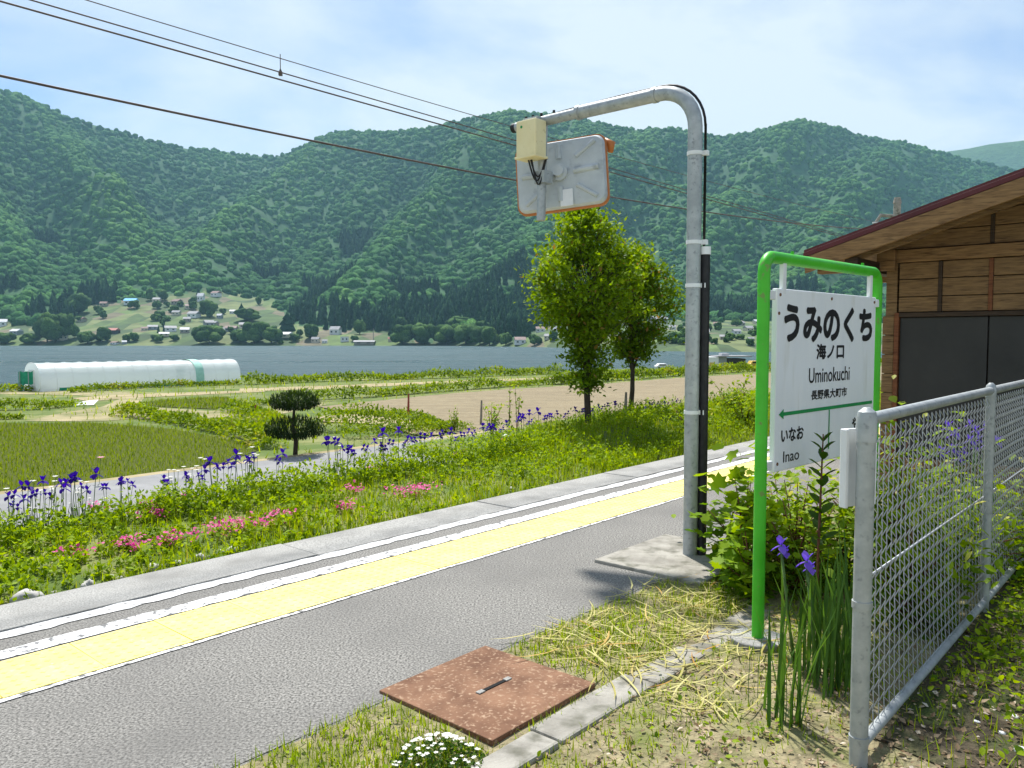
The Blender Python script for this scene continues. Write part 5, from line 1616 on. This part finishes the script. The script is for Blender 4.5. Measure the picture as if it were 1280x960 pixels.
parts.append(leaves(so_pts(s, o, z + U(.005, .03, q)), U(.014, .03, q), 'oval', .5))
stuff('ground_cover', parts, M['weed'], 'small leafy ground cover right of the fence foot', 'ground cover')
# dry iris leaves lying about
LY_V = [(.038 * b_ * w_ + .22 * z_ * z_ - .05 * z_, .03 * z_ * (1 - z_) * 4 * .6, z_) for z_, w_ in ((0, .7), (.3, 1), (.65, .85), (1.0, .12)) for b_ in (-.5, .5)]
LY_F = [(0, 1, 3), (0, 3, 2), (2, 3, 5), (2, 5, 4), (4, 5, 7), (4, 7, 6)]
def lying(n, s0, s1, o0, o1, seed, lmin, lmax, wid):
    s, o, z = scatter(n, s0, s1, o0, o1, seed, .1, .55, 1.8)
    q = len(s)
    R = eul(U(0, 6.28, q), np.full(q, -math.pi / 2) + U(-.04, .10, q), np.zeros(q))
    L_ = U(lmin, lmax, q)
    V, Fc, T = cloud_arrays(LY_V, LY_F, so_pts(s, o, z + U(.008, .035, q)), R, np.stack([L_ * rng.choice([-1, 1], q), L_, L_], 1), U(0, 1, q) ** 1.3)
    return V, Fc, T
s_a = lying(380, 2.85, 4.35, -2.45, -1.86, 21, .10, .26, .0085)
s_b = lying(260, 2.7, 4.1, -1.95, -1.15, 22, .10, .26, .0085)
stuff('dry_leaf_litter', [s_a, s_b], M['straw'], 'dry yellow strap leaves strewn over kerb and grass', 'dry leaves')
parts = []
s, o, z = scatter(3600, 1.2, 4.6, -1.72, -.5, 31, .1, .8, 3); q = len(s)
parts.append(leaves(so_pts(s, o, z + U(.004, .014, q)), U(.010, .032, q), 'leaf', .35))
s, o, z = scatter(2600, 2.4, 6.0, -.85, .6, 32, .1, .8, 3); q = len(s)
parts.append(leaves(so_pts(s, o, z + U(.004, .02, q)), U(.012, .04, q), 'leaf', .35))
stuff('leaf_litter', parts, M['litter'], 'brown dead leaves and chips scattered on the earth by the fence', 'dead leaves')
for i, (u, v, r_) in enumerate(sorted([(1222, 901, .018), (1270, 894, .022), (1275, 935, .025), (1258, 900, .013), (1253, 914, .016), (1268, 885, .015), (1229, 825, .013), (1195, 882, .012)])):
    p = P0(u, v); vv, ff = lump(i + 3, ICO2, .4)
    ob = finish('pebble', np_mesh('pebble', vv * np.array([r_, r_ * .8, r_ * .6]), ff), M['white_metal'], smooth=True); ob.location = (p.x, p.y, -.02)
    tag(ob, '%s white pebble from the left on the earth right of the fence' % nth(i + 1), 'pebble', 'white pebbles right of the fence')

# ------------------------------------------------------------------ polytunnel and net frame by the lake
gA = at_z(51, 490, FIELD_Z); gB = at_z(301, 479, FIELD_Z)
gd = gB - gA; GL = gd.length; ga = math.atan2(gd.y, gd.x)
m, n_, l_, b_ = new_mat('tunnel_film')
b_.inputs['Base Color'].default_value = (.80, .84, .86, 1); b_.inputs['Roughness'].default_value = .35
tr_ = n_.new('ShaderNodeBsdfTranslucent'); tr_.inputs['Color'].default_value = (.85, .9, .92, 1)
tp_ = n_.new('ShaderNodeBsdfTransparent')
m1 = n_.new('ShaderNodeMixShader'); m1.inputs[0].default_value = .5
m2 = n_.new('ShaderNodeMixShader'); m2.inputs[0].default_value = .10
l_.new(b_.outputs[0], m1.inputs[1]); l_.new(tr_.outputs[0], m1.inputs[2]); l_.new(m1.outputs[0], m2.inputs[1]); l_.new(tp_.outputs[0], m2.inputs[2])
l_.new(m2.outputs[0], n_['Material Output'].inputs['Surface'])
no = n_.new('ShaderNodeTexNoise'); no.inputs['Scale'].default_value = 2.2; no.inputs['Detail'].default_value = 5
bp = n_.new('ShaderNodeBump'); bp.inputs['Strength'].default_value = .7; bp.inputs['Distance'].default_value = .08
l_.new(no.outputs['Fac'], bp.inputs['Height']); l_.new(bp.outputs[0], b_.inputs['Normal'])
M['film'] = m
M['mint'] = rough_mat('mint_net', (.34, .62, .52, 1), (.46, .72, .62, 1), 6, .8)
M['net_green'] = rough_mat('green_net', (.02, .26, .15, 1), (.04, .36, .22, 1), 6, .8)
tun = empty('polytunnel', gA, ga); tag(tun, 'long white plastic polytunnel with a green net band by the lake', 'polytunnel')
GW, GH = 2.9, 1.66
def arch(x, w, h, n=14, y0=0.0):
    out = []
    for k in range(n + 1):
        a = math.pi * k / n
        ca_, sa_ = math.cos(a), math.sin(a)
        out.append((x, y0 + w / 2 - w / 2 * math.copysign(abs(ca_) ** .75, ca_), h * sa_ ** .62 if sa_ > 1e-6 else 0.0))
    return out
def tunnel_skin(x0, x1, n, dw=0.0, wob=.02):
    vs, fs, q = [], [], 15
    for i in range(n + 1):
        x = x0 + (x1 - x0) * i / n
        r_ = arch(x, GW + dw, GH + dw / 2, 14, -dw / 2)
        s_ = 1 - wob * (i % 2) 
        vs += [(a, b, c * s_) for a, b, c in r_]
    for i in range(n):
        for k in range(q - 1):
            fs.append((i * q + k, i * q + k + 1, (i + 1) * q + k + 1, (i + 1) * q + k))
    return MB().add(vs, fs)
film = tunnel_skin(0, GL, 28).build('film', M['film'], tun, smooth=True)
for x in (0.0, GL):
    r_ = arch(x, GW, GH); MB().add(r_, [tuple(range(15))]).build('end_wall', M['film'], tun)
MB().box((-.02, GW / 2, .62), (.05, .9, 1.24)).build('door', M['white_metal'], tun)
for i in range(15):
    MB().tube(arch(GL * i / 14, GW + .03, GH + .015, 12, -.015), .008, 5).build('hoop', M['white_metal'], tun, smooth=True)
tunnel_skin(GL * .745, GL * .79, 2, .06, 0).build('green_band', M['mint'], tun, smooth=True)
MB().add([(GL * .08, -.02, .02), (GL * .93, -.02, .02), (GL * .93, -.01, .22), (GL * .08, -.01, .20)], [(0, 1, 2, 3)]).build('green_skirt', M['net_green'], tun)
gx = at_z(36, 489, FIELD_Z)
net = empty('net_frame', gx, .3); tag(net, 'green net draped on a post frame left of the polytunnel', 'net frame')
for x in (-.45, 0, .45):
    MB().tube([(x, 0, 0), (x, 0, 1.15)], .03, 6).build('post', M['wire_galv'], net)
vs, fs = [], []
for i in range(9):
    for j in range(5):
        vs.append((-.5 + 1.0 * i / 8, .06 * math.sin(i * 1.7) - .04, 1.15 - .75 * j / 4 + .04 * math.sin(i * 2.3)))
for i in range(8):
    for j in range(4):
        a = i * 5 + j; fs.append((a, a + 5, a + 6, a + 1))
MB().add(vs, fs).build('net', M['net_green'], net, smooth=True)
MB().tube([(-.35, -.2, 0), (-.2, -.1, .6)], [.09, .04], 6).build('folded_net', M['net_green'], net)
for (u, v, w, h, lab) in ((107, 507, .9, .22, 'small white sheet lying on the track by the paddy'),):
    p = at_z(u, v, FIELD_Z)
    ob = MB().add([(-w / 2, -.2, 0), (w / 2, -.15, .02), (w / 2, .3, h), (-w / 2 + .2, .2, h * .7)], [(0, 1, 2, 3)]).build('plastic_sheet', M['white_metal']); ob.location = (p.x, p.y, p.z + .03)
    tag(ob, lab, 'sheet')

# ------------------------------------------------------------------ lakeside shed and parked vehicles
M['white_wall'] = rough_mat('white_wall', (.66, .67, .68, 1), (.76, .77, .77, 1), 1.5, .8)
M['grey_wall'] = rough_mat('grey_wall', (.24, .27, .29, 1), (.32, .35, .37, 1), 1.5, .8)
M['dark_wall'] = rough_mat('dark_wall', (.045, .045, .05, 1), (.075, .075, .08, 1), 1.5, .8)
M['grey_roof'] = rough_mat('grey_roof', (.20, .20, .21, 1), (.32, .32, .33, 1), .5, .7)
M['brown_roof'] = rough_mat('brown_roof', (.16, .10, .09, 1), (.26, .17, .15, 1), .5, .7)
M['blue_roof'] = rough_mat('blue_roof', (.10, .40, .68, 1), (.16, .48, .75, 1), .5, .6)
M['pale_roof'] = rough_mat('pale_roof', (.50, .50, .52, 1), (.62, .62, .63, 1), .5, .6)
M['red_roof'] = rough_mat('red_roof', (.30, .09, .07, 1), (.40, .14, .11, 1), .5, .6)
M['cream_wall'] = rough_mat('cream_wall', (.52, .46, .36, 1), (.64, .58, .46, 1), 1, .8)
M['glass_dark'] = rough_mat('dark_glass', (.02, .025, .03, 1), (.04, .045, .05, 1), 2, .15)
M['van_yellow'] = rough_mat('yellow_body', (.55, .36, .06, 1), (.64, .44, .09, 1), 3, .4)
p = at_z(905, 461, FIELD_Z)
shed = empty('lakeside_shed', p); tag(shed, 'flat roofed shed with white left end and dark front by the lake', 'shed')
k = p.y / F
MB().box((-20 * k, 0, 7.5 * k), (17 * k, 3, 15 * k)).build('white_end', M['white_wall'], shed)
MB().box((-20 * k, -1.51, 6 * k), (5 * k, .05, 5 * k)).build('orange_notice', M['van_yellow'], shed)
MB().box((-6 * k, .2, 7.5 * k), (10 * k, 3, 15 * k)).build('grey_bay', M['grey_wall'], shed)
MB().box((11 * k, .4, 6.5 * k), (24 * k, 3, 13 * k)).build('dark_front', M['dark_wall'], shed)
for i in range(3):
    MB().box(((3 + 8 * i) * k, -1.13, 6 * k), (5 * k, .06, 7 * k)).build('window', M['glass_dark'], shed)
MB().box((8 * k, .2, 15.8 * k), (42 * k, 3.6, 1.4 * k)).build('roof', M['grey_roof'], shed)
MB().box((0, .2, 18 * k), (9 * k, 1.2, 3 * k)).build('roof_vent', M['pale_roof'], shed)
def small_car(name, u, v, wpx, body, label, cat, hpx):
    p = at_z(u, v, FIELD_Z); k = p.y / F
    root = empty(name, p); tag(root, label, cat)
    w, h = wpx * k, hpx * k
    prof = [(-.5, .18), (-.5, .55), (-.40, .62), (-.28, 1.0), (.28, 1.0), (.40, .60), (.5, .52), (.5, .18)]
    vs = [(a * w, -.7, b * h) for a, b in prof] + [(a * w, .7, b * h) for a, b in prof]
    n = len(prof)
    MB().add(vs, [tuple(range(n)), tuple(reversed(range(n, 2 * n)))] + [(i, (i + 1) % n, n + (i + 1) % n, n + i) for i in range(n)]).build('body', body, root, bevel=.05)
    MB().box((0, -.71, .78 * h), (.5 * w, .03, .25 * h)).build('window', M['glass_dark'], root)
    for x in (-.3, .3):
        MB().tube([(x * w, -.75, .2 * h), (x * w, -.55, .2 * h)], .2 * h, 12).build('wheel', M['black'], root)
small_car('parked_van', 942, 459, 14, M['van_yellow'], 'small yellow van parked right of the lakeside shed', 'van', 8)
small_car('parked_car', 827, 460.5, 16, M['white_wall'], 'small white car parked by the lake left of the pole', 'car', 6)

# ------------------------------------------------------------------ far villages
def house(u, v, wpx, hpx, wall, roof, label, group=None, ang=None, flat=False):
    p = far_at(u, v)
    k = p.y / F
    w, h = wpx * k * 1.02, hpx * k * 1.08
    d = w * random.uniform(.6, .85)
    ang = random.uniform(-.5, .5) if ang is None else ang
    root = empty('village_house', (p.x, p.y, p.z - .8), ang); tag(root, label, 'house', group)
    wh = h * .62 + .8
    MB().box((0, 0, wh / 2), (w * .9, d, wh)).build('wall', M[wall], root)
    if flat:
        MB().box((0, 0, wh + .2), (w, d * 1.1, .4)).build('roof', M[roof], root)
    else:
        y = d / 2 * 1.15; x = w / 2
        vs = [(-x, -y, wh - .1), (x, -y, wh - .1), (x, y, wh - .1), (-x, y, wh - .1), (-x, 0, wh + h * .42), (x, 0, wh + h * .42)]
        MB().add(vs, [(0, 1, 5, 4), (2, 3, 4, 5), (0, 4, 3), (1, 2, 5), (0, 3, 2, 1)]).build('roof', M[roof], root)
    if wpx >= 7:
        for f in (-.25, .2):
            MB().box((f * w, -d / 2 - .05, wh * .6), (w * .16, .12, wh * .3)).build('window', M['glass_dark'], root)
random.seed(3)
house(166, 381, 15, 7, 'white_wall', 'blue_roof', 'house with bright blue roof at the top of the far village')
house(132, 383, 9, 5, 'plaster', 'brown_roof', 'brown roofed house left of the blue roof in the far village')
house(104, 402, 9, 5, 'plaster', 'brown_roof', 'brown roofed house on the light green slope over the shore wood')
house(3, 408, 14, 8, 'white_wall', 'pale_roof', 'white house at the left edge of the far shore', ang=.4)
house(22, 418, 12, 6, 'grey_wall', 'pale_roof', 'grey house low at the left of the far shore')
house(79, 425, 11, 8, 'cream_wall', 'pale_roof', 'pale gabled boathouse under the dark shore trees', ang=.9)
house(142, 417, 14, 6, 'dark_wall', 'red_roof', 'dark house with red roof on the far slope')
house(253, 377, 8, 9, 'white_wall', 'pale_roof', 'tall white house at the top right of the far village')
house(272, 371, 11, 6, 'white_wall', 'brown_roof', 'highest house beside the cedars in the far village')
house(257, 384, 6, 5, 'van_yellow', 'grey_roof', 'small house with a yellow wall in the far village')
house(262, 408, 12, 7, 'grey_wall', 'grey_roof', 'dark grey steep roofed house in the middle of the far village', ang=.7)
house(292, 392, 7, 4, 'white_wall', 'pale_roof', 'small white house by the dark cypress in the far village')
house(406, 429, 7, 4, 'white_wall', 'grey_roof', 'small white boathouse at the foot of the shore trees')
house(420, 418, 13, 9, 'white_wall', 'grey_roof', 'two storey white house on the far shore left of the white block')
house(431, 427, 10, 8, 'white_wall', 'pale_roof', 'bright white block house on the far shore', flat=True)
house(488, 427, 6, 5, 'cream_wall', 'red_roof', 'tiny red roofed hut at the left end of the willows')
house(822, 404, 20, 8, 'plaster', 'grey_roof', 'large grey roofed house seen right of the leafy trees')
house(881, 420, 10, 8, 'white_wall', 'pale_roof', 'white house just right of the mirror pole on the far shore')
GV = 'grey roofed houses of the far lakeside village'
for i, (u, v, w, h) in enumerate(sorted([(198, 378, 9, 5), (223, 381, 12, 6), (238, 386, 10, 5), (222, 394, 10, 5), (244, 397, 13, 7), (235, 402, 9, 5), (192, 412, 12, 5), (214, 414, 14, 6), (232, 416, 11, 6), (206, 420, 12, 4), (277, 416, 9, 6), (290, 414, 15, 6), (276, 398, 7, 5), (270, 407, 8, 5), (356, 422, 20, 6), (395, 428, 10, 6), (456, 430, 26, 4), (307, 410, 14, 6), (145, 430, 10, 3), (156, 430, 6, 4), (182, 413, 8, 4)])):
    rk = random.choice(['grey_roof', 'pale_roof', 'grey_roof', 'brown_roof'])
    house(u, v, w, h, random.choice(['plaster', 'white_wall', 'cream_wall', 'grey_wall']), rk, 'small %s roofed village house, %s from the left on the far shore' % (rk.split('_')[0], nth(i + 1)), GV)
GV2 = 'houses of the right hand lakeside village'
for i, (u, v, w, h) in enumerate(sorted([(643, 417, 8, 6), (650, 430, 14, 8), (675, 415, 11, 6), (685, 424, 9, 6), (694, 416, 6, 7), (840, 412, 9, 5), (905, 424, 12, 5), (920, 417, 10, 5), (935, 414, 12, 6), (945, 405, 9, 5), (925, 407, 9, 5), (938, 426, 8, 4), (866, 410, 9, 5), (895, 408, 8, 5), (1010, 410, 12, 6), (1060, 414, 12, 6)])):
    house(u, v, w, h, random.choice(['plaster', 'white_wall', 'cream_wall']), random.choice(['grey_roof', 'pale_roof', 'brown_roof']), '%s small house from the left in the right hand lakeside village' % nth(i + 1), GV2)

# trees standing along the far shore
def far_crown(seed, lumps=16, tall=1.0):
    r = np.random.default_rng(seed); parts = []
    for k in range(lumps):
        a = r.uniform(0, 6.28); q = r.uniform(0, .55); z = r.uniform(.25, .85)
        v, f = LUMPS[k % 8]
        w_ = (1 - abs(z - .5)) * .42
        parts.append(cloud_arrays(v, f, np.array([[q * math.cos(a), q * math.sin(a), z * tall]]), eul(np.array([a]), np.zeros(1), np.zeros(1)), np.array([[w_, w_, w_ * .8 * tall]]), np.array([r.uniform(0, 1)])))
    return mesh_of('crown', parts)
M['shore_leaf'] = wood_mat('shore_leaves', (.030, .075, .016, 1), (.055, .125, .026, 1), (.10, .185, .042, 1), .9)
CROWNS = [far_crown(i) for i in range(5)]
def shore_tree(u, v, wpx, hpx, mat_, label, group, i, cone=False):
    p = far_at(u, v); k = p.y / F
    root = empty('cypress_tree' if cone else 'shore_tree', (p.x, p.y, p.z - .3), i * 1.7); tag(root, label, 'tree', group)
    w, h = wpx * k, hpx * k
    MB().tube([(0, 0, 0), (0, 0, h * .5)], [h * .035, h * .015], 6).build('trunk', M['bark'], root)
    if cone:
        v_, f_ = CONES[i % 5]
        me = np_mesh('crown', v_ * np.array([w, w, h]), f_, np.full(len(v_), .3))
    else:
        me = CROWNS[i % 5].copy()
        a = np.zeros(len(me.vertices) * 3); me.vertices.foreach_get('co', a); a = a.reshape(-1, 3) * np.array([w * .62, w * .62, h]); me.vertices.foreach_set('co', a.ravel()); me.update()
    finish('crown', me, mat_, root, smooth=True)
GT = 'rounded trees on the far lake shore'
i = 0
SHORE = []
for u, v, w, h, lab in [(60, 428, 34, 36, 'largest dark rounded tree on the left far shore'), (85, 424, 26, 30, None), (40, 430, 26, 14, None), (110, 430, 22, 16, None), (128, 428, 22, 18, None), (100, 392, 30, 24, 'lone rounded tree above the left shore wood'), (8, 430, 24, 14, None), (70, 428, 26, 22, None),
                        (262, 430, 38, 24, 'broad green shore tree left of the round lakeside thicket'), (318, 430, 40, 26, 'broad dark shore tree right in front of the far village'), (340, 430, 26, 20, None), (300, 428, 24, 16, None), (310, 402, 34, 16, None), (262, 396, 22, 20, None), (205, 376, 14, 14, None), (198, 386, 12, 10, None), (190, 376, 10, 14, None), (388, 424, 22, 18, None), (450, 418, 16, 18, None),
                        (505, 431, 34, 24, None), (530, 431, 36, 26, None), (558, 431, 38, 26, None), (582, 431, 34, 26, None), (600, 431, 26, 22, None), (612, 433, 22, 24, 'rounded tree at the right end of the shore willows'), (632, 432, 18, 16, None), (668, 432, 18, 14, None), (500, 415, 26, 18, None), (602, 418, 30, 16, None), (572, 412, 40, 16, None),
                        (690, 426, 14, 12, None), (845, 428, 22, 14, None), (858, 424, 18, 14, None), (893, 430, 10, 8, None), (908, 428, 9, 7, None), (937, 432, 12, 9, None), (815, 424, 20, 14, None), (920, 408, 14, 9, None), (870, 416, 12, 9, None)]:
    SHORE.append((u, v, w, h, lab))
rt = random.Random(5)
for q in range(64):
    u = rt.uniform(90, 470) if q < 44 else rt.uniform(800, 980)
    v = rt.uniform(374, 430) if q < 44 else rt.uniform(404, 432)
    if not bool(clearing(np.array([u]), np.array([v - 4]))[0]): continue
    SHORE.append((u, v, rt.uniform(8, 15), rt.uniform(6, 11), None))
SHORE.sort()
nn = 0
for u, v, w, h, lab in SHORE:
    if not lab: nn += 1
    shore_tree(u, v, w, h, M['shore_leaf'], lab or '%s rounded green tree from the left on the far lake shore' % nth(nn), GT, i); i += 1
for u, v, w, h, lab in [(303, 396, 13, 18, 'dark pointed cypress in the far village'), (199, 416, 5, 10, 'left of two slim dark cypresses in the far village'), (206, 414, 5, 12, 'right of two slim dark cypresses in the far village'), (908, 420, 6, 8, 'small dark conifer right of the mirror pole on the far shore'), (360, 414, 26, 26, 'group of dark cedars right of the far village'), (250, 372, 8, 12, 'dark cypress by the tall white house of the far village')]:
    shore_tree(u, v, w, h, M['cedar'], lab, None, i, True); i += 1
# flag-pole like mast on the far shore
p = far_at(467, 428); ob = MB().tube([(0, 0, 0), (0, 0, 14)], [.45, .35], 6).build('shore_mast', M['concrete_old']); ob.location = p
tag(ob, 'slim pale mast standing on the far lake shore', 'mast')

# ------------------------------------------------------------------ haze
hz = MB().box((0, 2000, 345), (9000, 4600, 710)).build('haze', None)
m = bpy.data.materials.new('haze_air'); m.use_nodes = True
m.node_tree.nodes.clear()
o_ = m.node_tree.nodes.new('ShaderNodeOutputMaterial'); v_ = m.node_tree.nodes.new('ShaderNodeVolumePrincipled')
v_.inputs['Color'].default_value = (.42, .78, 1.0, 1); v_.inputs['Density'].default_value = HAZE_D; v_.inputs['Anisotropy'].default_value = .2
m.node_tree.links.new(v_.outputs[0], o_.inputs['Volume'])
hz.data.materials.append(m)
tag(hz, 'thin blue summer haze over lake and mountains', 'haze', kind='stuff')
